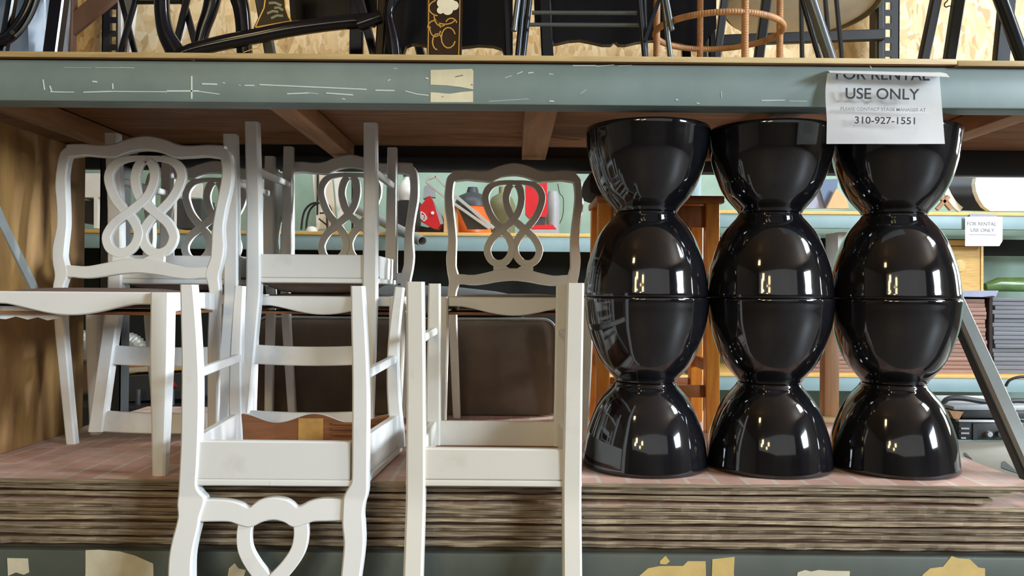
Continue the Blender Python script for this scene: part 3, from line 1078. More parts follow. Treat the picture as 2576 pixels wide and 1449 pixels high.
# ================================================================== honey pine bar stool behind the bowls
sx, sy = 0.484, 2.87
st = thing('bar_stool', 'honey pine bar stool standing behind the black bowls', 'stool', (sx, sy, ZB))
bm = NB()
box(bm, sx - 0.208, sx + 0.215, sy - 0.15, sy + 0.15, ZB + 0.757, ZB + 0.782, 0.006)
o = part('seat', bm, 'honey_dark', st)
for ax in (-1, 1):
    for ay in (-1, 1):
        bm = NB()
        x0, y0 = sx + ax * 0.178, sy + ay * 0.118
        bar(bm, [(x0, y0, ZB + 0.757), (x0 + ax * 0.004, y0 + ay * 0.004, ZB + 0.0005)], 0.0225, 0.0225, (0, 1, 0), 0.003)
        part('leg', bm, 'honey', st)
for y0, z0, hh in ((sy - 0.118, 0.715, 0.036), (sy + 0.118, 0.715, 0.036), (sy - 0.118, 0.135, 0.020), (sy + 0.118, 0.135, 0.020), (sy + 0.118, 0.63, 0.010)):
    bm = NB()
    box(bm, sx - 0.158, sx + 0.158, y0 - 0.011, y0 + 0.011, ZB + z0 - hh, ZB + z0 + hh, 0.002)
    part('apron' if hh > 0.03 else 'rung', bm, 'honey_dark', st)
for ax in (-1, 1):
    bm = NB()
    box(bm, sx + ax * 0.178 - 0.011, sx + ax * 0.178 + 0.011, sy - 0.1, sy + 0.1, ZB + 0.20, ZB + 0.24, 0.002)
    part('rung', bm, 'honey_dark', st)
# dark pad on the stool
bm = NB()
box(bm, sx - 0.235, sx + 0.08, sy - 0.13, sy + 0.13, ZB + 0.7825, ZB + 0.865, 0.025)
single('stool_pad', bm, 'maroon', 'dark maroon pad lying on the pine bar stool', 'cushion', (sx - 0.08, sy, ZB + 0.7825))
# brown wooden post on the panels
a = P(2087, 1052, 3.02)
bm = NB()
box(bm, a.x - 0.027, a.x + 0.027, 3.0, 3.05, ZB + 0.018, ZB + 0.42, 0.003)
wp = thing('wooden_post', 'short brown wooden post on a flat block between the middle and right bowl stacks', 'post', (a.x, 3.02, ZB))
part('upright', bm, 'post_wood', wp)
bm = NB()
box(bm, a.x - 0.062, a.x + 0.03, 2.96, 3.09, ZB + 0.0005, ZB + 0.018, 0.002)
part('foot_block', bm, 'cardboard', wp)

# ================================================================== upholstery behind the chairs
cu = thing('velvet_cushion', 'large brown velvet cushion standing on edge behind the white chairs', 'cushion', (-0.40, 3.15, ZB))


def pillow(x0, x1, y0, y1, z0, z1, rc, edge=0.02):
    """thick slab with rounded corners in x-z and rounded edges"""
    bm = NB()
    out = []
    for cx, cz, a0 in ((x1 - rc, z1 - rc, 0), (x0 + rc, z1 - rc, 90), (x0 + rc, z0 + rc * 0.3, 180), (x1 - rc, z0 + rc * 0.3, 270)):
        r2 = rc if a0 < 180 else rc * 0.3
        if a0 >= 180:
            cx = x0 + r2 if a0 == 180 else x1 - r2
        for i in range(9):
            a = math.radians(a0 + 90 * i / 8)
            out.append((cx + r2 * math.cos(a), cz + r2 * math.sin(a)))
    mx, mz = (x0 + x1) / 2, (z0 + z1) / 2
    rings = []
    for y, e in ((y0 + 0.0, 0.045), (y0 + 0.004, 0.02), (y0 + edge, 0.0), (y1 - edge, 0.0), (y1, 0.02)):
        rings.append([Vector((x - e * (1 if x > mx else -1), y, z - e * 0.6 * (1 if z > mz else 0))) for x, z in out])
    loft(bm, rings)
    return bm, out


pl_, outl = pillow(-0.955, 0.165, 3.06, 3.14, ZB + 0.0065, ZB + 0.358, 0.05)
part('cushion_body', pl_, 'velvet', cu)
bm = NB()
tube(bm, [(x, 3.075, z) for x, z in outl], 0.0055, 8, closed=True)
part('piping', bm, 'piping', cu)
bm = NB()
tube(bm, [(x + 0.002, 3.125, z) for x, z in outl], 0.0055, 8, closed=True)
part('piping', bm, 'piping', cu)
# dark grey vinyl pad lying on the cushion
bm = NB()
rings = []
for f, zt in ((0.0, 0.0), (0.85, 0.0), (1.0, 0.012), (1.0, 0.05), (0.93, 0.075), (0.7, 0.095), (0.35, 0.112), (0.0, 0.118)):
    rings.append([Vector((-0.40 + 0.475 * max(f, 0.002) * math.copysign(abs(math.cos(t)) ** 0.75, math.cos(t)), 3.27 + 0.19 * max(f, 0.002) * math.copysign(abs(math.sin(t)) ** 0.75, math.sin(t)), 1.408 + zt)) for t in [2 * PI * k / 64 for k in range(64)]])
loft(bm, rings)
pd = thing('vinyl_seat_pad', 'dark grey vinyl seat pad lying behind the cream chair, above the velvet cushion', 'cushion', (-0.40, 3.27, 1.408))
part('pad', bm, 'vinyl', pd)
bm = NB()
tube(bm, [(-0.40 + 0.480 * math.copysign(abs(math.cos(t)) ** 0.75, math.cos(t)), 3.27 + 0.195 * math.copysign(abs(math.sin(t)) ** 0.75, math.sin(t)), 1.414) for t in [2 * PI * k / 64 for k in range(64)]], 0.005, 8, closed=True)
part('piping', bm, 'black', pd)
bm = NB()
box(bm, -0.85, 0.05, 3.152, 3.232, ZB + 0.001, ZB + 0.366, 0.01)
single('cushion_block', bm, 'vinyl', 'dark grey block behind the velvet cushion, carrying the vinyl pad', 'cushion', (-0.4, 3.19, ZB))

# ================================================================== paper sign on the upper beam
sg = thing('paper_sign', 'white paper rental sign hanging from the upper beam in front of the right bowls', 'sign', P(2222, 200, 1.985))
YS = 1.975
bm = NB()
n, mrow = 14, 12
rows = []
for j in range(mrow + 1):
    v = j / mrow
    row = []
    for i in range(n + 1):
        u = i / n
        xl = 2082 - 7 * math.sin(PI * min(1, v * 1.5)) * (1 - v) + 1 * v - 4 * v
        xr_ = 2363 + 14 * v
        y = 184 + (362 - 184) * v
        Y = 1.992 - 0.014 * v - 0.006 * math.sin(PI * v) * math.cos(u * 4.0)
        row.append(bm.verts.new(P(xl + (xr_ - xl) * u, y, Y)))
    rows.append(row)
for j in range(mrow):
    for i in range(n):
        bm.faces.new((rows[j][i], rows[j][i + 1], rows[j + 1][i + 1], rows[j + 1][i]))
bmesh.ops.solidify(bm, geom=bm.faces[:], thickness=0.0003)
part('sheet', bm, 'paper', sg)
bm = NB()
fl = [(2083, 177), (2180, 178), (2280, 180), (2366, 181), (2380, 184)]
fe = [(2087, 183), (2180, 186), (2280, 190), (2372, 193), (2389, 194.5)]
va = [bm.verts.new(P(x, y, 1.9965)) for x, y in fl]
vm = [bm.verts.new(P((x + x2) / 2, (y + y2) / 2 - 1, 1.972)) for (x, y), (x2, y2) in zip(fl, fe)]
vb = [bm.verts.new(P(x, y, 1.952)) for x, y in fe]
for r0, r1 in ((va, vm), (vm, vb)):
    for i in range(len(fl) - 1):
        bm.faces.new((r0[i], r0[i + 1], r1[i + 1], r1[i]))
bmesh.ops.solidify(bm, geom=bm.faces[:], thickness=0.0003)
part('folded_edge', bm, 'paper', sg)


def sign_text(s, cx, cy, wpx, hpx, Y, mat, name='lettering'):
    c = P(cx, cy, Y)
    xd = (P(cx + 50, cy + 50 * 0.016, Y) - c).normalized()
    zd = Vector((-xd.z, 0, xd.x))
    return text_mesh(name, s, sg_cur, wpx * Y / F, hpx * Y / F, wmat(sg_cur).inverted() @ c, xd, zd, mat)


sg_cur = sg
tx = sign_text('FOR RENTAL', 2221, 187, 236, 29, 1.9665, 'ink')
b2 = NB()
b2.from_mesh(tx.data)
inv = wmat(sg).inverted()
pA, pB = inv @ P(2100, 186, 1.9665), inv @ P(2340, 192, 1.9665)
dd = (pB - pA).normalized()
bmesh.ops.bisect_plane(b2, geom=b2.verts[:] + b2.edges[:] + b2.faces[:], plane_co=pA, plane_no=Vector((-dd.z, 0, dd.x)), clear_outer=True)
b2.to_mesh(tx.data)
b2.free()
sign_text('USE ONLY', 2220, 236, 186, 28, 1.9655, 'ink')
sign_text('PLEASE CONTACT STAGE MANAGER AT', 2222, 275, 214, 8.5, 1.964, 'ink_grey')
sign_text('310-927-1551', 2226, 303, 152, 18, 1.962, 'ink')


# ================================================================== things on the upper deck
ZT = ZD + 0.0137


def tube_thing(name, label, cat, loc, group=None):
    return thing(name, label, cat, loc, group)


# --- left: blue-grey vinyl bag, curved lacquer leg with a bolt
a = P(50, 90, 2.32)
bg = thing('vinyl_bag', 'blue-grey vinyl bag slumped at the left end of the upper deck', 'bag', (a.x, 2.36, ZT))
bm = NB()
x0, x1 = P(-120, 90, 2.42).x, P(104, 90, 2.42).x
rows = []
for j in range(15):
    v = j / 14
    row = []
    for i in range(25):
        t = 2 * PI * i / 24
        cx, cy = (x0 + x1) / 2, 2.52
        wx, wy = (x1 - x0) / 2, 0.10
        k1 = 1.0 - 0.05 * v + 0.02 * math.sin(v * 9 + i)
        row.append(Vector((cx + wx * k1 * math.copysign(abs(math.cos(t)) ** 0.5, math.cos(t)), cy + wy * k1 * math.copysign(abs(math.sin(t)) ** 0.5, math.sin(t)) + 0.008 * math.sin(i * 2.3 + v * 6), ZT + 0.55 * v)))
    rows.append(row[:-1])
loft(bm, rows)
part('bag_body', bm, 'vinyl_blue', bg)


def sweep_px(pts, Y, mat, root, name, ht=0.012, ch=0.009, sub=5, dY=None):
    """curved bar through photographed points (x, y, width_px) at depth Y"""
    bm = NB()
    q = smoothpts(pts, sub)
    c = [P(x, y, Y + (dY * i / (len(q) - 1) if dY else 0)) for i, (x, y, w_) in enumerate(q)]
    bar(bm, c, [w_ * Y / F / 2 for x, y, w_ in q], ht, (0, 1, 0), ch)
    return part(name, bm, mat, root, angle=62)


def base(px, Y):
    p = P(px, 200, Y)
    return (p.x, Y, ZT)


def foot(px, Y):
    """pixel row of the deck surface below column px at depth Y"""
    p = P(px, 200, Y)
    d = CROT.inverted() @ (Vector((p.x, Y, ZT + 0.001)) - CAM)
    return 724.5 + F * d.y / d.z


def leg_px(p0, p1, wpx, Y, mat, root, name='leg', ht=0.012, ch=0.004, wtop=None):
    """straight leg through two photographed points, carried down to the deck"""
    (x0, y0), (x1, y1) = p0, p1
    yf = foot(x1, Y)
    k = (yf - y0) / (y1 - y0)
    xe = x0 + (x1 - x0) * k
    k2 = (-160 - y0) / (y1 - y0)
    xs = x0 + (x1 - x0) * k2
    bm = NB()
    bar(bm, [P(xs, -160, Y), P(xe, yf, Y)], [(wtop or wpx) * Y / F / 2, wpx * Y / F / 2], ht, (0, 1, 0), ch)
    return part(name, bm, mat, root)


arm = thing('lacquer_chair', 'black lacquer chair at the far left of the upper deck with a bolted curved arm', 'chair', base(20, 2.2), 'black lacquer chairs on the upper deck')
sweep_px([(98, -120, 30), (92, -40, 30), (74, 20, 28), (50, 62, 28), (22, 92, 28), (-10, 104, 30), (-60, 108, 30)], 2.20, 'lacquer', arm, 'arm', 0.014)
sweep_px([(104, -120, 5), (100, -40, 5), (84, 22, 5), (60, 68, 5), (38, 92, 5)], 2.185, 'tube_grey', arm, 'trim_strip', 0.004, 0.001)
bm = NB()
c = P(34, 83, 2.19)
lathe(bm, [(0.0005, 0), (0.006, 0), (0.006, 0.006), (0.0005, 0.006)], (0, 0, 0), 14)
bm.transform(Matrix.Translation(c) @ Matrix.Rotation(PI / 2, 4, 'X'))
part('bolt', bm, 'black', arm)
leg_px((20, 60), (8, 130), 20, 2.22, 'lacquer', arm)
leg_px((-200, 60), (-215, 130), 20, 2.22, 'lacquer', arm)
bm = NB()
c = P(-90, -30, 2.3)
box(bm, c.x - 0.2, c.x + 0.16, 2.23, 2.40, ZT + 0.30, ZT + 0.33, 0.006)
part('seat', bm, 'lacquer', arm)

kl = thing('lacquer_chair', 'black lacquer chair leg leaning left of the brown brace on the upper deck', 'chair', base(130, 2.3), 'black lacquer chairs on the upper deck')
leg_px((150, 0), (132, 135), 36, 2.22, 'lacquer', kl, 'leg', 0.017)

# brown wooden brace frame at the back
bf = thing('wooden_brace_frame', 'brown wooden brace leaning against the strand board at the upper left', 'frame', base(165, 3.0))
leg_px((168, 60), (166, 134), 42, 3.00, 'brown_paint', bf, 'upright', 0.018)
bm = NB()
bar(bm, [P(140, 100, 3.0), P(275, -12, 3.0), P(340, -65, 3.0)], 0.033, 0.012, (0, 1, 0), 0.003)
part('diagonal', bm, 'brown_paint', bf)

# folding stand with crossed black legs
xs = thing('folding_stand', 'folding stand with crossed black legs beside the left slotted post', 'stand', base(318, 2.75))
for (p0, p1, w_) in (((338, 10), (302, 134), 13), ((306, 0), (340, 134), 13)):
    leg_px(p0, p1, w_, 2.74 if p0[0] > 320 else 2.78, 'lacquer', xs, 'leg', 0.008)
bm = NB()
bar(bm, [P(338, 6, 2.74), P(470, 5, 2.74)], 0.006, 0.006, (0, 1, 0), 0.002)
part('cross_bar', bm, 'lacquer', xs)
wb = thing('white_trestle', 'narrow white frame standing behind the crossed black legs', 'frame', base(305, 2.9))
leg_px((304, 20), (304, 130), 12, 2.9, 'white_plastic', wb, 'stile', 0.01)
leg_px((338, 20), (326, 130), 10, 2.9, 'white_plastic', wb, 'stile', 0.01)

fs = thing('folding_stand', 'black A-shaped stand between the curved lacquer legs on the upper deck', 'stand', base(470, 2.7))
leg_px((470, 0), (443, 112), 16, 2.68, 'lacquer', fs, 'leg', 0.008)
leg_px((462, 0), (492, 112), 16, 2.70, 'lacquer', fs, 'leg', 0.008)
wl = thing('white_trestle', 'thin white curved leg behind the black A-shaped stand', 'stand', base(455, 2.9))
sweep_px([(470, -60, 9), (471, 20, 9), (466, 60, 9), (457, 95, 9), (452, 125, 9), (448, foot(448, 2.9), 9)], 2.9, 'white_plastic', wl, 'leg', 0.008)

# --- lacquer chair with curved legs, left of centre
c1 = thing('lacquer_chair', 'black lacquer chair with curved legs tipped over on the upper deck', 'chair', base(520, 2.3), 'black lacquer chairs on the upper deck')
sweep_px([(408, -140, 34), (407, -20, 34), (409, 40, 34), (418, 85, 38), (436, 120, 44), (452, 150, 50), (468, 190, 50)], 2.30, 'lacquer', c1, 'leg', 0.016)
sweep_px([(560, -150, 40), (538, -20, 38), (527, 30, 33), (513, 70, 30), (503, 110, 28), (496, 160, 28), (492, 200, 28)], 2.36, 'lacquer', c1, 'leg', 0.016)
sweep_px([(585, -140, 44), (598, -20, 42), (607, 20, 38), (612, 60, 36), (614, 100, 36), (616, 150, 36), (617, 200, 36)], 2.34, 'lacquer', c1, 'leg', 0.016)
sweep_px([(440, 148, 22), (478, 128, 30), (560, 108, 34), (640, 92, 34), (740, 72, 34), (850, 58, 32), (942, 50, 34)], 2.24, 'lacquer', c1, 'seat_rail', 0.016)
bm = NB()
for q in ([(612, 132), (640, 122), (652, 121), (662, 138)],):
    bar(bm, [P(x, y, 2.235) for x, y in q], 0.0012, 0.0008, (0, 1, 0), 0.0003)
part('gold_line', bm, 'gold', c1)
# painted splat, wider at its foot
sp = [(664, -120), (722, -120), (716, -10), (718, 20), (726, 45), (738, 54), (640, 72), (650, 50), (664, 20), (668, -10)]
bm = NB()
prism(bm, [(p.x, p.z) for p in [P(x, y, 2.28) for x, y in sp]], 2.272, 2.286)
so = part('splat', bm, 'splat_brown', c1, smooth=False)
bm = NB()
for ln in ([(668, -10), (664, 20), (650, 50), (642, 69)], [(642, 69), (732, 53)], [(716, -10), (718, 20), (726, 43), (733, 53)]):
    bar(bm, [P(x, y, 2.2715) for x, y in ln], 0.0017, 0.0006, (0, 1, 0), 0.0003)
part('gold_line', bm, 'gold', so)
bm = NB()
for q in [(676, 8, 708, 14), (672, 34, 700, 30), (682, 46, 712, 40), (690, 20, 712, 26)]:
    bar(bm, [P(q[0], q[1], 2.2713), P((q[0] + q[2]) / 2, (q[1] + q[3]) / 2 - 4, 2.2713), P(q[2], q[3], 2.2713)], 0.0035, 0.0006, (0, 1, 0), 0.0003)
part('painted_leaf', bm, 'olive', so)
# dark seat mass behind the rail
bm = NB()
prism(bm, [(p.x, p.z) for p in [P(x, y, 2.45) for x, y in [(720, -140), (950, -140), (950, 60), (735, 78)]]], 2.44, 2.47)
part('seat_back', bm, 'lacquer_dull', c1, smooth=False)
lg = thing('folding_stand', 'small grey-black leg below the tipped lacquer rail on the upper deck', 'stand', base(680, 2.6))
leg_px((672, 90), (680, 135), 26, 2.6, 'post_dark', lg, 'leg', 0.012)

# --- lacquer chair in the middle with the flower splat
c2 = thing('lacquer_chair', 'black lacquer chair in the middle of the upper deck, flower painted on its splat', 'chair', base(1100, 2.3), 'black lacquer chairs on the upper deck')
bm = NB()
ap = [(955, -150), (1290, -150), (1290, 138), (1268, 140), (1262, 124), (1240, 117), (1205, 115), (1180, 118), (1120, 124), (1060, 114), (1035, 112), (1022, 118), (1015, 138), (960, 138)]
prism(bm, [(p.x, p.z) for p in [P(x, y, 2.42) for x, y in ap]], 2.41, 2.44)
part('apron', bm, 'lacquer_dull', c2, smooth=False)
leg_px((898, 50), (897, 135), 34, 2.40, 'lacquer', c2)
leg_px((921, 60), (942, 138), 22, 2.36, 'lacquer', c2)
leg_px((962, 20), (955, 136), 22, 2.24, 'splat_brown', c2, 'leg', 0.010)
sweep_px([(1010, -120, 40), (1000, -30, 38), (984, 10, 26), (978, 40, 24), (984, 75, 28), (990, 110, 32), (994, 160, 34), (996, 200, 34)], 2.22, 'lacquer', c2, 'leg', 0.016)
sweep_px([(900, 62, 32), (935, 50, 32), (958, 42, 30)], 2.23, 'lacquer', c2, 'side_rail', 0.014)
leg_px((1274, 20), (1278, 136), 15, 2.30, 'lacquer', c2)
leg_px((1052, 110), (1060, 140), 22, 2.62, 'tube_grey', c2)
bm = NB()
yb_ = foot(1118, 2.205)
prism(bm, [(p.x, p.z) for p in [P(x, y, 2.205) for x, y in [(1071, -140), (1166, -140), (1163, 60), (1160, yb_ - 1), (1073, yb_ - 1), (1075, 60)]]], 2.198, 2.214)
so = part('splat', bm, 'splat_brown', c2, smooth=False)
bm = NB()
for ln in ([(1079, -100), (1078, 60), (1076, 165)], [(1158, -100), (1156, 60), (1153, 165)]):
    bar(bm, [P(x, y, 2.1975) for x, y in ln], 0.0012, 0.0006, (0, 1, 0), 0.0003)
part('gold_line', bm, 'gold', so)
bm = NB()
for cx, cy, rx, ry, a0, a1 in ((1110, 40, 18, 26, 60, 190), (1095, 70, 14, 22, 20, 190), (1120, 45, 26, 16, 20, 170), (1128, 95, 18, 26, 20, 340), (1092, 70, 16, 18, 180, 360), (1100, 105, 12, 20, 90, 330), (1135, 60, 14, 14, 200, 350), (1105, 20, 26, 20, 100, 250)):
    pts = [P(cx + rx * math.cos(math.radians(a)), cy + ry * math.sin(math.radians(a)), 2.1973) for a in [a0 + (a1 - a0) * i / 12 for i in range(13)]]
    bar(bm, pts, 0.0016, 0.0005, (0, 1, 0), 0.0002)
part('gold_leaves', bm, 'gold', so)
fl_ = None
for cx, cy, r in ((1112, 8, 13), (1128, 2, 14), (1142, 14, 12), (1126, 24, 14), (1108, 26, 9), (1120, -12, 14)):
    bm = NB()
    lathe(bm, [(0.0003, 0), (r * 2.2 / F, 0), (r * 2.2 / F, 0.0006), (0.0003, 0.0008)], (0, 0, 0), 18)
    bm.transform(Matrix.Translation(P(cx, cy, 2.1977 - 0.00005 * r)) @ Matrix.Rotation(PI / 2, 4, 'X'))
    part('petal', bm, 'flower', so)

# --- folding chair of steel tube
fc = thing('folding_chair', 'grey steel-tube folding chair right of the flower splat on the upper deck', 'chair', base(1480, 2.15))


def tleg(p0, p1, rpx, Y, mat, root, name='leg', stop=False):
    (x0, y0), (x1, y1) = p0, p1
    yf = y1 if stop else foot(x1, Y)
    k = (yf - y0) / (y1 - y0)
    xe = x0 + (x1 - x0) * k
    k2 = (-160 - y0) / (y1 - y0)
    bm = NB()
    tube(bm, [P(x0 + (x1 - x0) * k2, -160, Y), P(xe, yf, Y)], rpx * Y / F, 12)
    return part(name, bm, mat, root)


tleg((1303, 0), (1293, 78), 7.5, 2.13, 'tube_grey', fc, 'frame_tube', True)
tleg((1316, 0), (1303, 140), 7.5, 2.15, 'tube_black', fc)
tleg((1332, 0), (1316, 140), 7.5, 2.20, 'tube_black', fc)
tleg((1609, 0), (1618, 100), 7, 2.15, 'tube_black', fc)
tleg((1620, 0), (1625, 140), 6, 2.18, 'tube_black', fc)
tleg((1676, 0), (1690, 76), 7.5, 2.13, 'tube_grey', fc, 'frame_tube', True)
tleg((1668, 0), (1686, 140), 7, 2.16, 'tube_grey', fc)
for y0, x0, x1 in ((32, 1338, 1602), (62, 1332, 1612)):
    bm = NB()
    tube(bm, [P(x0, y0, 2.17), P(x1, y0 + 1, 2.17)], 0.0052, 12)
    part('cross_rod', bm, 'tube_grey', fc)
bm = NB()
bar(bm, [P(1658, 0, 2.14), P(1640, 50, 2.14), P(1622, 104, 2.14)], 0.005, 0.003, (0, 1, 0), 0.001)
part('link_bar', bm, 'tube_black', fc)

# --- lacquer chair with cusped apron
c3 = thing('lacquer_chair', 'black lacquer chair with a cusped apron behind the steel folding chair', 'chair', base(1560, 2.4), 'black lacquer chairs on the upper deck')
bm = NB()
ap = [(1340, -150), (1800, -150), (1800, 75), (1785, 90), (1770, 118), (1735, 122), (1715, 112), (1680, 106), (1640, 103), (1600, 108), (1575, 114), (1556, 114), (1547, 106), (1538, 114), (1515, 114), (1490, 108), (1460, 102), (1430, 104), (1405, 110), (1392, 112), (1380, 60), (1345, 60)]
prism(bm, [(p.x, p.z) for p in [P(x, y, 2.46) for x, y in ap]], 2.45, 2.48)
part('apron', bm, 'lacquer_dull', c3, smooth=False)
leg_px((1372, 40), (1377, 140), 30, 2.42, 'lacquer', c3)
leg_px((1790, 40), (1790, 140), 16, 2.48, 'lacquer', c3)
leg_px((1724, 90), (1726, 140), 22, 2.6, 'lacquer', c3)

# --- rattan stool
rs = thing('rattan_stool', 'wrapped rattan stool with a ring foot rest on the upper deck', 'stool', P(1807, 200, 2.23) * 1.0)
rs.location = (P(1807, 80, 2.23).x, 2.23, ZT)


def wrapped(pts, r, closed=False):
    bm = NB()
    pts = [Vector(p) for p in pts]
    q = []
    rr = []
    n = len(pts)
    for i in range(n if closed else n - 1):
        a, b = pts[i], pts[(i + 1) % n]
        L = (b - a).length
        m = max(1, int(L / 0.0022))
        for s in range(m):
            q.append(a + (b - a) * s / m)
            rr.append(r * (1.0 if (len(q) % 3) else 0.88))
    tube(bm, q, rr, 10, closed)
    return bm


rc = P(1807, 80, 2.23)
R_ = 157 * 2.23 / F
ring = [rc + Vector((R_ * math.cos(t), R_ * 0.95 * math.sin(t), 0)) for t in [2 * PI * k / 64 for k in range(64)]]
part('ring', wrapped(ring, 0.0085, True), 'rattan', rs)
for t, nm in ((PI, 0), (0.0, 0), (-PI / 2 + 0.17, 0), (PI / 2 + 0.08, 0)):
    p = rc + Vector(((R_ - 0.002) * math.cos(t), R_ * 0.95 * math.sin(t), 0))
    part('leg', wrapped([(p.x, p.y, ZT + 0.0005), (p.x, p.y, ZT + 0.5)], 0.0095), 'rattan', rs)
bm = NB()
lathe(bm, [(0.001, 0), (R_ + 0.01, 0), (R_ + 0.02, 0.01), (R_ + 0.02, 0.03), (0.001, 0.035)], (rc.x, rc.y, ZT + 0.5), 40)
part('seat', bm, 'rattan', rs)

# --- round stone table top leaning behind
tt = thing('stone_table_top', 'weathered pale stone table top leaning behind the rattan stool', 'table top', (P(2025, 60, 2.75).x, 2.75, ZT))
bm = NB()
ctr = P(2020, 12, 2.78)
rings = []
for f, d in ((0.002, 0), (0.9, 0.0), (0.985, 0.006), (1.0, 0.016), (0.985, 0.028), (0.002, 0.03)):
    rings.append([Vector((0.258 * f * math.cos(t), 0.20 * f * math.sin(t), d)) for t in [2 * PI * k / 56 for k in range(56)]])
loft(bm, rings)
bm.transform(Matrix.Translation(ctr) @ Matrix.Rotation(math.radians(-18), 4, 'X') @ Matrix.Rotation(math.radians(-3), 4, 'Y'))
part('slab', bm, 'marble', tt)
bm = NB()
tube(bm, [ctr + (Matrix.Rotation(math.radians(-18), 3, 'X') @ Vector((0.258 * math.cos(t), 0.20 * math.sin(t), 0.02))) for t in [2 * PI * k / 56 for k in range(56)]], 0.013, 8, True)
part('rim', bm, 'marble_rim', tt)
bm = NB()
bar(bm, [P(1700, 108, 2.8), P(1850, 101, 2.8), P(2222, 88, 2.8)], 0.018, 0.012, (0, 1, 0), 0.003)
part('support_bar', bm, 'black', tt)
for x in (1770, 2212):
    leg_px((x, 60), (x, 140), 16, 2.82, 'black', tt, 'support_leg')

# --- grey tube stand and thin dark rods
ts = thing('tube_stand', 'grey metal stand with one thick slanted tube in front of the stone top', 'stand', base(2080, 2.25))
tleg((2040, 0), (2090, 150), 15, 2.22, 'tube_grey', ts)
tleg((2030, 40), (2062, 150), 7, 2.26, 'tube_black', ts)
for p0, p1, w_ in (((2015, 0), (2018, 150), 6), ((2076, 0), (2084, 95), 6), ((2104, 0), (2118, 150), 6)):
    leg_px(p0, p1, w_ * 1.6, 2.32, 'post_dark', ts, 'rod', 0.006, 0.002)
leg_px((1928, 0), (1908, 150), 24, 2.55, 'post_dark', ts, 'leg', 0.012)
leg_px((1818, 30), (1806, 120), 20, 2.6, 'tube_grey', ts, 'leg', 0.012)

# --- black and grey legs at the right end
rl = thing('easel', 'dark folding easel with splayed legs at the right end of the upper deck', 'easel', base(2370, 2.25))
leg_px((2354, 0), (2323, 150), 24, 2.22, 'black', rl)
leg_px((2411, 0), (2388, 152), 28, 2.24, 'post_dark', rl)
bm = NB()
tube(bm, [P(x, y, 2.23) for x, y in smoothpts([(2383, -20), (2384, 0), (2377, 8), (2376, 14), (2380, 18), (2388, 15), (2396, 17)], 4)], 0.0016, 6)
part('wire_hook', bm, 'black', rl)
r2 = thing('tripod', 'grey tube tripod leaning at the far right of the upper deck', 'tripod', base(2540, 2.25))
tleg((2518, 0), (2573, 150), 17, 2.20, 'tube_black', r2)
leg_px((2530, 30), (2518, 155), 38, 2.26, 'post_dark', r2, 'leg', 0.012)


# ================================================================== back aisle: far rack and what stands on it
YB = 6.0
zL = P(900, 592, YB).z       # top of the far left beam
zR = P(2200, 541, YB).z
zLow = P(2200, 950, YB).z
fr = thing('storage_rack', 'far blue storage rack along the teal wall, seen between the chairs and bowls', 'rack', (0.6, 6.6, 0))


def far_beam(x0, x1, zt, hh):
    bm = NB()
    box(bm, x0, x1, YB, YB + 0.05, zt - hh, zt, 0.004)
    part('beam', bm, 'back_beam', fr)
    bm = NB()
    box(bm, x0, x1, YB - 0.008, YB + 1.15, zt + 0.0005, zt + 0.026, 0.002)
    part('deck', bm, 'back_deck', fr)


xs0, xs1 = P(150, 600, YB).x - 0.4, P(1738, 600, YB).x
far_beam(xs0, xs1, zL, 0.108)
far_beam(xs1 + 0.075, P(2576, 540, YB).x + 1.0, zR, 0.098)
far_beam(xs0, xs1, zLow - 0.02, 0.10)
far_beam(xs1 + 0.075, P(2576, 540, YB).x + 1.0, zLow, 0.10)
for x in (xs1 + 0.037, xs0 - 0.04, P(2576, 540, YB).x + 1.04):
    bm = NB()
    box(bm, x - 0.036, x + 0.036, YB + 0.0, YB + 0.07, 0, 3.0, 0.004)
    part('upright_post', bm, 'back_beam', fr)
# dark sheet added in the low bay in place of its shade
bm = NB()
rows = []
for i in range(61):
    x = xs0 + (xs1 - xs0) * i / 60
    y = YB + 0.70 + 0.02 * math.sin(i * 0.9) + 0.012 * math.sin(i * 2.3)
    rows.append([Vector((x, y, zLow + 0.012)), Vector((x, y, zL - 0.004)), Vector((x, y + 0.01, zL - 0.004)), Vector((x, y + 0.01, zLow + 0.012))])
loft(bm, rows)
single('bay_shade_sheet', bm, 'void', 'dark green sheet standing for the shade in the low bay of the far rack', 'shade sheet', (0, YB + 0.7, zLow))


def fpart(fn, mat, root, name, **kw):
    bm = NB()
    fn(bm)
    return part(name, bm, mat, root, **kw)


def fx(x, Y=YB):
    return P(x, 600, Y).x


def flat_px(bm, px, Y, t):
    prism(bm, [(p.x, p.z) for p in [P(x, y, Y) for x, y in px]], Y, Y + t)


def T(name, label, cat, px, py, Y, group=None):
    return thing(name, label, cat, P(px, py, Y), group)


def px1(name, mat, label, cat, px, Y, t, **kw):
    bm = NB()
    flat_px(bm, px, Y, t)
    c = P(sum(p[0] for p in px) / len(px), max(p[1] for p in px), Y)
    return single(name, bm, mat, label, cat, (c.x, c.y + t / 2, c.z), smooth=False, **kw)


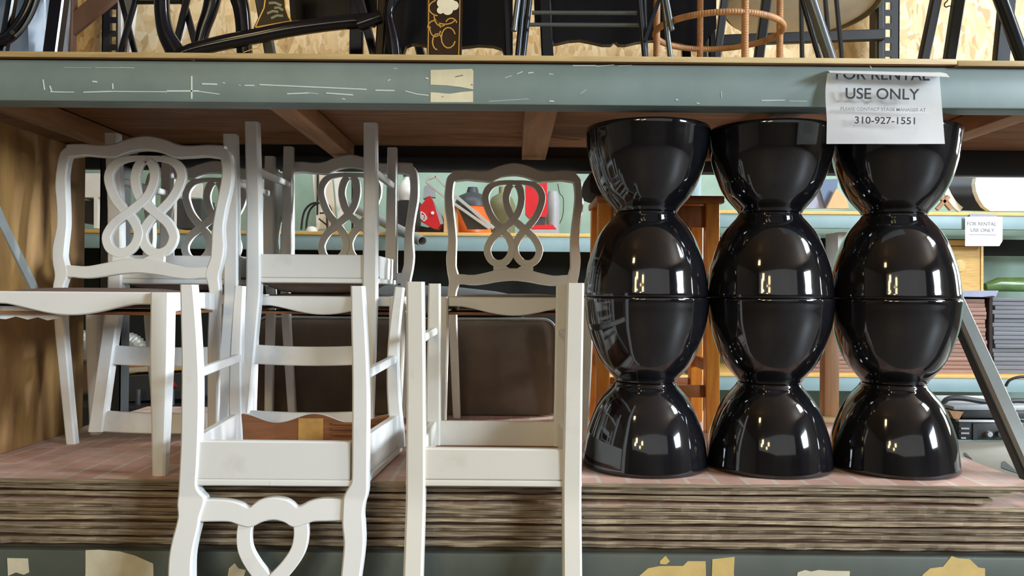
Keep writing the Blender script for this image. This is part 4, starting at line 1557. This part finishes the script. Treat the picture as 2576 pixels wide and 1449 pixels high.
# --- left end: white cabinet, pale boards
cab = T('white_cabinet', 'white cabinet at the left end of the far rack shelf', 'cabinet', 225, 586, 6.3)
fpart(lambda b: flat_px(b, [(190, 436), (262, 436), (262, 496), (190, 496)], 6.25, 0.4), 'white_plastic', cab, 'top_box', smooth=False)
fpart(lambda b: flat_px(b, [(236, 496), (246, 496), (244, 574), (236, 574)], 6.25, 0.04), 'white_plastic', cab, 'leg', smooth=False)
fpart(lambda b: flat_px(b, [(188, 496), (198, 496), (198, 576), (188, 576)], 6.25, 0.04), 'white_plastic', cab, 'leg', smooth=False)
px1('dark_crate', 'black', 'black crate under the white cabinet on the far shelf', 'crate', [(200, 504), (235, 504), (235, 560), (200, 560)], 6.32, 0.3)
px1('speaker_box', 'dark_plastic', 'dark grey box standing behind the front left chair back on the far shelf', 'box', [(440, 500), (505, 500), (505, 574), (440, 574)], 6.35, 0.3)
px1('pale_board', 'white_plastic', 'pale board leaning at the wall above the dark grey box', 'board', [(455, 460), (508, 462), (506, 498), (452, 494)], 6.6, 0.03)
px1('pale_post', 'white_plastic', 'narrow white post standing left of the dark grey box', 'post', [(424, 450), (438, 450), (436, 578), (422, 578)], 6.05, 0.06)
# --- leaning beige boards with dark edges
for pts, lab, mt in (([(786, 436), (800, 436), (806, 575), (797, 575)], 'narrow white board leaning at the wall left of the beige board', 'white_plastic'),
                     ([(803, 432), (834, 432), (846, 575), (806, 575)], 'wide beige board leaning at the wall behind the black hoops', 'beige'),
                     ([(838, 432), (862, 432), (866, 575), (852, 575)], 'pale board leaning at the wall right of the beige board', 'white_plastic')):
    px1('leaning_board', mt, lab, 'board', pts, 6.7, 0.03)
px1('black_lath', 'black', 'thin black lath between the leaning pale boards', 'lath', [(797, 432), (801, 432), (800, 540), (796, 540)], 6.68, 0.015)
hp = T('hoop_frame', 'black wire hoop frame on the far shelf beside the white dome', 'frame', 785, 576, 6.1)
for dx, yy in ((0, 6.1), (12, 6.16)):
    bm = NB()
    tube(bm, [P(x + dx, y, yy) for x, y in smoothpts([(758, 578), (761, 550), (768, 528), (782, 514), (800, 510), (816, 518), (822, 540), (824, 578)], 4)], 0.008, 8)
    part('hoop', bm, 'black', hp)
bm = NB()
tube(bm, [P(804, 536, 6.12), P(824, 536, 6.12)], 0.006, 8)
tube(bm, [P(802, 550, 6.12), P(822, 566, 6.12)], 0.006, 8)
part('cross_wire', bm, 'black', hp)
bm = NB()
c = P(784, 580, 5.99 + 0.12)
lathe(bm, [(0.044, 0.0), (0.043, 0.014), (0.036, 0.031), (0.022, 0.042), (0.001, 0.046)], (c.x, c.y, zL + 0.0265), 24)
single('white_dome', bm, 'white_plastic', 'small white dome on the far shelf by the black hoops', 'cap', (c.x, c.y, zL + 0.0265))
px1('pale_fork', 'beige', 'thin pale strut behind the black hoops', 'strut', [(800, 560), (806, 560), (800, 578), (792, 578)], 6.4, 0.02)
px1('slotted_strip', 'post_dark', 'thin dark slotted strip at the wall left of the pipe', 'strip', [(884, 440), (890, 440), (889, 576), (884, 576)], 6.9, 0.02)
px1('white_sheet_material', 'white_plastic', 'white sheet standing behind the upturned chair legs left of the pipe', 'sheet', [(925, 440), (965, 440), (960, 500), (930, 500)], 6.8, 0.03)
# --- conduit pipe poking out
pp = T('grey_pipe', 'grey conduit pipe poking out of the far shelf with an open end', 'pipe', 1000, 590, 5.8)
bm = NB()
A_, B_ = P(870, 512, 6.6), P(1062, 607, 5.6)
dirv = (B_ - A_).normalized()
aa = dirv.cross(Vector((0, 0, 1))).normalized()
bb = aa.cross(dirv)
rings = []
for p, r in ((A_, 0.036), (B_, 0.036), (B_ + dirv * 0.002, 0.034), (B_, 0.029), (B_ - dirv * 0.5, 0.029)):
    rings.append([p + (aa * math.cos(2 * PI * k / 24) + bb * math.sin(2 * PI * k / 24)) * r for k in range(24)])
loft(bm, rings)
part('tube', bm, 'grey_plastic', pp)
# --- white jug and dark sack
jg = T('white_jug', 'white plastic jug beside the red machine on the far shelf', 'jug', 1022, 505, 6.3)
bm = NB()
c = P(1022, 505, 6.3)
k = 6.3 / F
lathe(bm, [(0.001, 0), (18 * k, 0), (21 * k, 12 * k), (20 * k, 36 * k), (12 * k, 48 * k), (7 * k, 54 * k), (7 * k, 60 * k), (0.001, 60 * k)], c, 24)
part('jug_body', bm, 'white_plastic', jg)
bm = NB()
lathe(bm, [(0.001, 60 * k), (8 * k, 60 * k), (8 * k, 66 * k), (0.001, 66 * k)], c, 20)
part('jug_cap', bm, 'dark_plastic', jg)
px1('dark_bin', 'black', 'black bin carrying the white jug on the far shelf', 'bin', [(985, 505), (1052, 505), (1046, 576), (994, 576)], 6.15, 0.3)
# --- red machine with diamond logo
rm = T('red_machine', 'red wedge-shaped tool housing with a white diamond mark on the far shelf', 'machine', 1085, 578, 6.05)
bm = NB()
flat_px(bm, [(1058, 556), (1056, 520), (1072, 500), (1082, 492), (1090, 508), (1108, 566), (1100, 576), (1086, 572)], 6.05, 0.16)
part('housing', bm, 'red', rm, smooth=False)
bm = NB()
flat_px(bm, [(1090, 506), (1098, 524), (1110, 540), (1116, 562), (1104, 566)], 6.06, 0.14)
part('side_plate', bm, 'grey_plastic', rm, smooth=False)
bm = NB()
dm = [(1059, 532), (1068, 538), (1074, 549), (1067, 556), (1059, 549), (1059, 532)]
for (x0, y0), (x1, y1) in zip(dm, dm[1:]):
    bar(bm, [P(x0, y0, 6.046), P(x1, y1, 6.046)], 0.0035, 0.002, (0, 1, 0), 0.0005)
for (x0, y0), (x1, y1) in (((1062, 541), (1063, 550)), ((1062, 541), (1067, 543)), ((1067, 543), (1063, 546)), ((1063, 546), (1068, 551)), ((1069, 545), (1070, 550))):
    bar(bm, [P(x0, y0, 6.046), P(x1, y1, 6.046)], 0.0025, 0.002, (0, 1, 0), 0.0005)
part('diamond_mark', bm, 'white_plastic', rm)
bm = NB()
c = P(1088, 536, 6.045)
lathe(bm, [(0.0005, 0), (0.013, 0), (0.012, 0.008), (0.0005, 0.01)], (0, 0, 0), 14)
bm.transform(Matrix.Translation(c) @ Matrix.Rotation(PI / 2, 4, 'X'))
part('knob', bm, 'white_plastic', rm)
px1('dark_tool', 'dark_plastic', 'dark tool lying below the red machine on the far shelf', 'tool', [(1048, 566), (1075, 572), (1115, 566), (1140, 574), (1140, 584), (1048, 584)], 6.48, 0.10)
px1('grey_hose_bundle', 'grey_plastic', 'pale grey fitting above the red machine on the far shelf', 'fitting', [(1066, 470), (1080, 462), (1092, 476), (1094, 496), (1078, 494), (1064, 500)], 6.3, 0.1)
# --- aluminium frame and dark glass panel leaning
af = T('aluminium_frame', 'silver aluminium frame leaning across the shop vacuum on the far shelf', 'frame', 1240, 584, 6.0)
bm = NB()
for q in ([(1070, 452), (1096, 443)], [(1096, 443), (1122, 470)], [(1072, 456), (1130, 504), (1232, 575)]):
    bar(bm, [P(x, y, 6.04) for x, y in q], 0.011, 0.012, (0, 1, 0), 0.002)
part('rail', bm, 'alu', af)
bm = NB()
bar(bm, [P(1140, 488, 6.045), P(1242, 574, 6.045)], 0.012, 0.012, (0, 1, 0), 0.002)
part('rail', bm, 'alu', af)
bm = NB()
flat_px(bm, [(1150, 520), (1168, 516), (1230, 572), (1226, 577), (1176, 577)], 6.06, 0.012)
part('glass_pane', bm, 'glass_dark', af, smooth=False)
# --- shop vacuum
sv = T('shop_vacuum', 'orange shop vacuum with a dark grey lid on the far shelf', 'vacuum', 1180, 580, 6.35)
k = 6.35 / F
c = P(1178, 583, 6.35)
cz = zL + 0.027
c = (c.x, 6.35, cz)
bm = NB()
lathe(bm, [(0.001, 0), (52 * k, 0), (58 * k, 6 * k), (54 * k, 60 * k), (57 * k, 70 * k), (0.001, 72 * k)], c, 32)
part('tank', bm, 'orange', sv)
bm = NB()
lathe(bm, [(0.001, 72 * k), (46 * k, 72 * k), (44 * k, 84 * k), (34 * k, 100 * k), (16 * k, 108 * k), (12 * k, 122 * k), (0.001, 124 * k)], (c[0] + 10 * k, c[1], cz), 32)
part('lid', bm, 'dark_plastic', sv)
bm = NB()
box(bm, c[0] + 44 * k, c[0] + 50 * k, c[1] - 44 * k, c[1] - 36 * k, cz + 84 * k, cz + 94 * k, 0.002)
part('latch', bm, 'gold', sv)
px1('brown_sack', 'cardboard', 'brown sack left of the orange shop vacuum', 'sack', [(1118, 520), (1128, 512), (1150, 524), (1152, 584), (1116, 584)], 6.06, 0.08)
# --- olive drum, red upright vacuum, grey bag
bm = NB()
c = P(1262, 583, 6.75)
k = 6.75 / F
lathe(bm, [(0.001, 0), (30 * k, 0), (33 * k, 20 * k), (34 * k, 85 * k), (26 * k, 105 * k), (8 * k, 116 * k), (8 * k, 132 * k), (0.001, 134 * k)], (c.x, 6.75, cz), 28)
single('olive_drum', bm, 'olive', 'olive green drum right of the orange shop vacuum', 'drum', (c.x, 6.75, cz))
rv = T('upright_vacuum', 'red upright vacuum with grey base behind the cream chair back', 'vacuum', 1350, 585, 6.2)
fpart(lambda b: flat_px(b, [(1322, 462), (1376, 460), (1378, 536), (1370, 546), (1330, 546), (1322, 536)], 6.2, 0.16), 'red', rv, 'body', smooth=False)
fpart(lambda b: flat_px(b, [(1340, 548), (1374, 546), (1372, 564), (1340, 566)], 6.22, 0.12), 'dark_plastic', rv, 'neck', smooth=False)
fpart(lambda b: flat_px(b, [(1336, 576), (1344, 566), (1390, 565), (1400, 576)], 6.1, 0.2), 'red', rv, 'hood', smooth=False)
fpart(lambda b: flat_px(b, [(1334, 577), (1402, 577), (1402, 588), (1334, 588)], 6.1, 0.2), 'grey_plastic', rv, 'base', smooth=False)
gb = T('grey_canister', 'tall pale grey canister right of the red upright vacuum', 'canister', 1392, 584, 6.5)
bm = NB()
c = P(1390, 584, 6.5)
k = 6.5 / F
lathe(bm, [(0.001, 0), (15 * k, 0), (17 * k, 8 * k), (17 * k, 96 * k), (12 * k, 116 * k), (0.001, 120 * k)], (c.x, 6.5, cz), 24)
part('canister_body', bm, 'grey_plastic', gb)
bm = NB()
tube(bm, [P(x, y, 6.35) for x, y in smoothpts([(1403, 462), (1408, 486), (1417, 500), (1416, 540), (1408, 562)], 4)], 0.003, 6)
part('cable', bm, 'black', gb)

# --- low bay at the left: ducts, wooden box, dark machine
mb = px1('machine_block', 'dark_plastic', 'dark machine block on the low far shelf behind the left chair legs', 'machine', [(292, 948), (500, 938), (500, 1000), (292, 1012)], 5.2, 0.3)
wbx = T('wooden_crate', 'orange-brown wooden crate with a pale front edge behind the left chair legs', 'crate', 400, 934, 5.3)
fpart(lambda b: flat_px(b, [(296, 900), (470, 896), (470, 920), (296, 928)], 5.3, 0.3), 'lumber', wbx, 'side', smooth=False)
fpart(lambda b: flat_px(b, [(294, 928), (472, 916), (472, 924), (294, 938)], 5.28, 0.03), 'beige', wbx, 'edge_strip', smooth=False)


def duct(cx, cy, r, Y, label, squash=1.0):
    bm = NB()
    k = Y / F
    rings = []
    c = P(cx, cy, Y)
    nn = 40
    for i in range(nn + 1):
        a = PI * i / nn
        ctr = c + Vector((-math.cos(a) * r * 0.55 * k, 0.0, math.sin(a) * r * 0.75 * k * squash))
        rr = r * 0.42 * k * (1.0 if i % 2 else 0.86)
        n1 = Vector((-math.cos(a), 0, math.sin(a)))
        rings.append([ctr + n1 * rr * math.cos(2 * PI * j / 16) + Vector((0, rr * math.sin(2 * PI * j / 16), 0)) for j in range(16)])
    loft(bm, rings)
    return single('flexible_duct', bm, 'duct', label, 'duct', (c.x, Y, c.z), smooth=False, group='silver flexible ducts on the low far shelf')


dk = duct(195, 905, 66, 5.35, 'silver flexible duct at the left, behind the leg of the front left chair')
duct(318, 900, 62, 5.40, 'silver flexible duct above the wooden crate', 0.85)
bm = NB()
c = P(183, 836, 5.2)
lathe(bm, [(0.001, 0), (0.05, 0.0), (0.05, 0.04), (0.03, 0.06), (0.001, 0.062)], (0, 0, 0), 24)
bm.transform(Matrix.Translation(c) @ Matrix.Rotation(PI / 2, 4, 'X'))
part('duct_collar', bm, 'duct', dk)
px1('brown_box', 'brown_paint', 'brown box below the left flexible duct', 'box', [(170, 910), (262, 910), (262, 985), (170, 985)], 5.4, 0.3)
bm = NB()
flat_px(bm, [(411, 974), (424, 957), (434, 958), (445, 972)], 5.19, 0.008)
part('warning_tag', bm, 'red', mb, smooth=False)
for x in (347, 432):
    bm = NB()
    a = P(x, 980, 5.12)
    tube(bm, [a, P(x, 1030, 5.12)], 0.017, 10)
    single('grey_peg', bm, 'tube_grey', 'short grey tube peg ' + ('left' if x < 400 else 'right') + ' of the front chair leg on the low far shelf', 'peg', P(x, 1030, 5.12))
bm = NB()
box(bm, -2.9, -1.5, 5.0, 5.75, 0.0, P(300, 1013, 5.2).z - 0.001, 0.004)
single('low_bench', bm, 'black', 'dark low bench carrying the machine block behind the left chairs', 'bench', (-2.2, 5.4, 0.0))

# --- right bay, low shelf: stacks of boards, wicker chest, green bag
for j, (x0, x1, y0, mt, lab) in enumerate(((2040, 2484, 750, 'stackb', 'tall stack of pinkish brown boards on the low far shelf behind the right bowls'), (2502, 2720, 748, 'stackg', 'tall stack of grey boards on the low far shelf at the right edge'))):
    random.seed(9 + j)
    zt_, zb0 = P((x0 + x1) / 2, y0, 6.1).z, zLow + 0.0265
    n = 18
    g = thing('board_stack', lab, 'boards', ((fx(x0, 6.1) + fx(x1, 6.1)) / 2, 6.45, zb0))
    for i in range(n):
        bm = NB()
        e = random.uniform(-0.012, 0.012)
        box(bm, fx(x0, 6.1) + e, fx(x1, 6.1) + e, 6.1 + random.uniform(0, 0.02), 6.8, zb0 + (zt_ - zb0) * i / n, zb0 + (zt_ - zb0) * (i + 0.93) / n, 0.003)
        part('board', bm, mt, g)
px1('gap_shade_strip', 'maroon', 'dark strip standing for the shaded gap between the pink and grey stacks', 'board', [(2489, 748), (2497, 748), (2497, 936), (2489, 936)], 6.1, 0.4)  # shade of the gap put in as a dark strip
bm = NB()
c = P(2300, 938, 6.0)
pw = [(2390, 731), (2512, 731), (2505, 747), (2498, 744), (2470, 747), (2430, 746), (2392, 747)]
px1('plastic_wrap', 'blue_pale', 'crumpled pale plastic wrap on top of the pinkish board stack', 'plastic wrap', pw, 6.06, 0.3)
wc_ = T('wicker_chest', 'yellow wicker chest standing on the pinkish board stack', 'chest', 2420, 732, 6.12)
fpart(lambda b: flat_px(b, [(2300, 620), (2474, 620), (2474, 731), (2300, 731)], 6.12, 0.35), 'wicker', wc_, 'chest_body', smooth=False)
fpart(lambda b: flat_px(b, [(2296, 604), (2476, 604), (2476, 618), (2296, 618)], 6.11, 0.37), 'wicker', wc_, 'lid', smooth=False)
fpart(lambda b: flat_px(b, [(2468, 620), (2474, 620), (2474, 731), (2468, 731)], 6.112, 0.01), 'back_deck', wc_, 'corner_post', smooth=False)
bm = NB()
c = P(2412, 668, 6.115)
lathe(bm, [(0.0005, 0), (0.05, 0), (0.045, 0.012), (0.0005, 0.016)], (0, 0, 0), 24)
bm.transform(Matrix.Translation(c) @ Matrix.Rotation(PI / 2, 4, 'X'))
part('round_clasp', bm, 'tape_yellow', wc_)
bm = NB()
for q, r in (([(2478, 722), (2510, 716), (2600, 716), (2700, 716)], 0.05),):
    tube(bm, [P(x, y, 6.3) for x, y in q], [0.03, 0.052, 0.055, 0.05], 16)
single('green_roll', bm, 'green', 'shiny green roll lying on the grey board stack', 'roll', P(2560, 737, 6.3))
for (x0, x1, y0, y1, lab) in ((2032, 2064, 590, 640, 'white box with dark specks standing on the pinkish stack left of the right bowls'), (2108, 2160, 584, 622, 'white appliance box right of the dark gap behind the right bowls')):
    px1('white_box', 'white_plastic', lab, 'box', [(x0, y0), (x1, y0), (x1, 748), (x0, 748)], 6.3, 0.25)
# dark strip standing in for the shade under the right far shelf
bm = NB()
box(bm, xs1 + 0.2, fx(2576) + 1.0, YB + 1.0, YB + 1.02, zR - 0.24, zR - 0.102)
single('shelf_shade_strip', bm, 'void', 'dark strip standing for the shade under the right far shelf behind the small sign', 'board', (2.5, YB + 1.0, zR - 0.24))

# --- right bay, upper shelf
px1('cloth_panel', 'blue_pale', 'pale blue folded cloth panel on the right far shelf', 'cloth', [(1998, 524), (2040, 436), (2064, 436), (2076, 524)], 6.3, 0.03)
px1('cloth_panel', 'blue_panel', 'slate blue folded cloth panel on the right far shelf', 'cloth', [(2056, 452), (2108, 450), (2106, 480), (2078, 524)], 6.26, 0.03)
px1('cardboard_flap', 'cardboard', 'tan cardboard flap leaning beside the slate blue cloth', 'cardboard', [(2080, 524), (2104, 474), (2130, 500), (2136, 524)], 6.2, 0.03)
ws = T('shell_chair', 'white round-backed shell chair on the right far shelf', 'chair', 2520, 530, 6.2)
bm = NB()
pts = [(2456, 447)] + [(2453, 462), (2456, 482), (2464, 502), (2476, 520), (2492, 531)] + [(2600, 531), (2640, 500), (2650, 447)]
flat_px(bm, pts, 6.15, 0.05)
part('shell', bm, 'white_plastic', ws, smooth=False)
bk = T('black_chair', 'black round-backed chair left of the white shell chair on the far shelf', 'chair', 2420, 528, 6.4)
bm = NB()
flat_px(bm, [(2380, 450), (2386, 480), (2400, 510), (2414, 528), (2500, 530), (2500, 448), (2380, 444)], 6.4, 0.05)
part('shell', bm, 'black', bk, smooth=False)
xs_ = T('wooden_trestle', 'small crossed wooden trestle left of the black chair on the far shelf', 'trestle', 2375, 528, 6.25)
for q in ([(2352, 480), (2392, 527)], [(2386, 494), (2356, 527)]):
    bm = NB()
    bar(bm, [P(x, y, 6.25) for x, y in q], 0.014, 0.014, (0, 1, 0), 0.003)
    part('strut', bm, 'post_wood', xs_)
bm = NB()
bar(bm, [P(x, y, 6.32) for x, y in smoothpts([(2372, 462), (2384, 490), (2400, 514), (2416, 528)], 4)], 0.024, 0.012, (0, 1, 0), 0.003)
part('pale_strap', bm, 'beige', xs_)

# --- second rental sign on the far beam
sg2 = T('paper_sign', 'small white rental sign hanging from the far right beam', 'sign', 2474, 545, 5.985)
bm = NB()
flat_px(bm, [(2428, 545), (2522, 545), (2522, 606), (2514, 619), (2428, 619)], 5.975, 0.0012)
part('sheet', bm, 'paper', sg2, smooth=False)
bm = NB()
flat_px(bm, [(2440, 538), (2508, 540), (2508, 546), (2440, 545)], 5.98, 0.001)
part('tape_strip', bm, 'blue_pale', sg2, smooth=False)
sg_cur = sg2
sign_text('FOR RENTAL', 2470, 563, 74, 9, 5.973, 'ink_grey')
sign_text('USE ONLY', 2472, 579, 60, 9, 5.973, 'ink_grey')
bm = NB()
bar(bm, [P(2438, 590, 5.973), P(2506, 591, 5.973)], 0.0018, 0.0005, (0, 1, 0), 0.0002)
part('ruled_line', bm, 'ink_grey', sg2)

# --- audio gear beyond the right end frame
gd = thing('grey_equipment_board', 'grey board with dark slots lying beside the brick panels at the right', 'board', (1.62, 2.75, 0.95))
bm = NB()
box(bm, 1.36, 2.5, 2.30, 3.04, 0.955, 0.967, 0.002)
part('sheet', bm, 'grey_board', gd)
for q in ([(2520, 1163), (2527, 1160), (2566, 1193), (2520, 1178)], [(2425, 1139), (2430, 1140), (2446, 1156), (2426, 1147)]):
    bm = NB()
    vs = []
    for x, y in q:
        p = P(x, y, 2.0)
        d = p - CAM
        h = CAM + d * ((0.9675 - CAM.z) / d.z)
        vs.append(h)
    lo = [bm.verts.new(v) for v in vs]
    hi = [bm.verts.new(v + Vector((0, 0, 0.001))) for v in vs]
    bm.faces.new(hi)
    bm.faces.new(lo[::-1])
    for i in range(4):
        bm.faces.new((lo[i], lo[(i + 1) % 4], hi[(i + 1) % 4], hi[i]))
    part('slot', bm, 'black', gd, smooth=False)
am = thing('amplifier', 'dusty dark amplifier with knobs beyond the right end frame', 'amplifier', (1.75, 3.15, 0.967))
za, zt_ = 0.9675, P(2480, 1062, 3.06).z
bm = NB()
box(bm, P(2412, 1100, 3.06).x, P(2600, 1100, 3.06).x, 3.06, 3.4, za, zt_, 0.004)
part('case', bm, 'amp', am)
bm = NB()
box(bm, P(2416, 1100, 3.04).x, P(2532, 1100, 3.04).x, 3.05, 3.075, zt_ + 0.0005, zt_ + 0.008, 0.002)
part('trim_strip', bm, 'alu', am)
for x in (2485, 2511, 2537):
    bm = NB()
    lathe(bm, [(0.0005, 0), (0.011, 0), (0.010, 0.016), (0.0005, 0.017)], (0, 0, 0), 16)
    bm.transform(Matrix.Translation(P(x, 1091, 3.06)) @ Matrix.Rotation(PI / 2, 4, 'X'))
    part('knob', bm, 'grey_plastic' if x < 2490 else 'dark_plastic', am)
bm = NB()
box(bm, P(2448, 1100, 3.055).x, P(2459, 1100, 3.055).x, 3.055, 3.06, za, zt_ - 0.004)
part('panel_gap', bm, 'black', am)
for j in range(4):
    bm = NB()
    a = P(2418, 1078 + j * 12, 3.056)
    box(bm, a.x, a.x + 0.03 * (1 if j != 2 else 0.6), 3.056, 3.06, a.z - 0.003, a.z + 0.003)
    part('switch', bm, 'grey_plastic', am)
a2 = thing('tape_deck', 'dusty dark deck unit stacked on the amplifier at the right', 'audio unit', (1.75, 3.2, zt_ + 0.009))
bm = NB()
box(bm, P(2420, 1100, 3.09).x, P(2620, 1100, 3.09).x, 3.09, 3.4, zt_ + 0.009, P(2480, 1032, 3.09).z, 0.004)
part('case', bm, 'amp', a2)
bm = NB()
box(bm, P(2395, 1100, 3.09).x, P(2620, 1100, 3.09).x, 3.08, 3.42, P(2480, 1032, 3.09).z + 0.0005, P(2480, 1022, 3.09).z, 0.004)
part('lid', bm, 'grey_plastic', a2)
zl2 = P(2480, 1022, 3.09).z
bm = NB()
tube(bm, [P(x, y, 3.16) for x, y in smoothpts([(2372, 1016), (2385, 1003), (2420, 1002), (2460, 1008), (2500, 1012), (2560, 1008), (2620, 1012)], 4)], 0.010, 8)
single('black_cable', bm, 'black', 'thick black cable lying across the audio units at the right', 'cable', P(2480, 1020, 3.16))
px1('brown_bracket', 'post_wood', 'small brown block left of the audio units beside the right bowls', 'block', [(2388, 1034), (2424, 1036), (2414, 1054), (2400, 1054)], 3.07, 0.05)
bm = NB()
tube(bm, [P(x, y, 2.9) for x, y in smoothpts([(2530, 972), (2538, 958), (2556, 950), (2580, 948), (2620, 952)], 4)], 0.005, 8)
single('thin_cable', bm, 'black', 'thin black cable looping over the right brace', 'cable', P(2576, 950, 2.9))
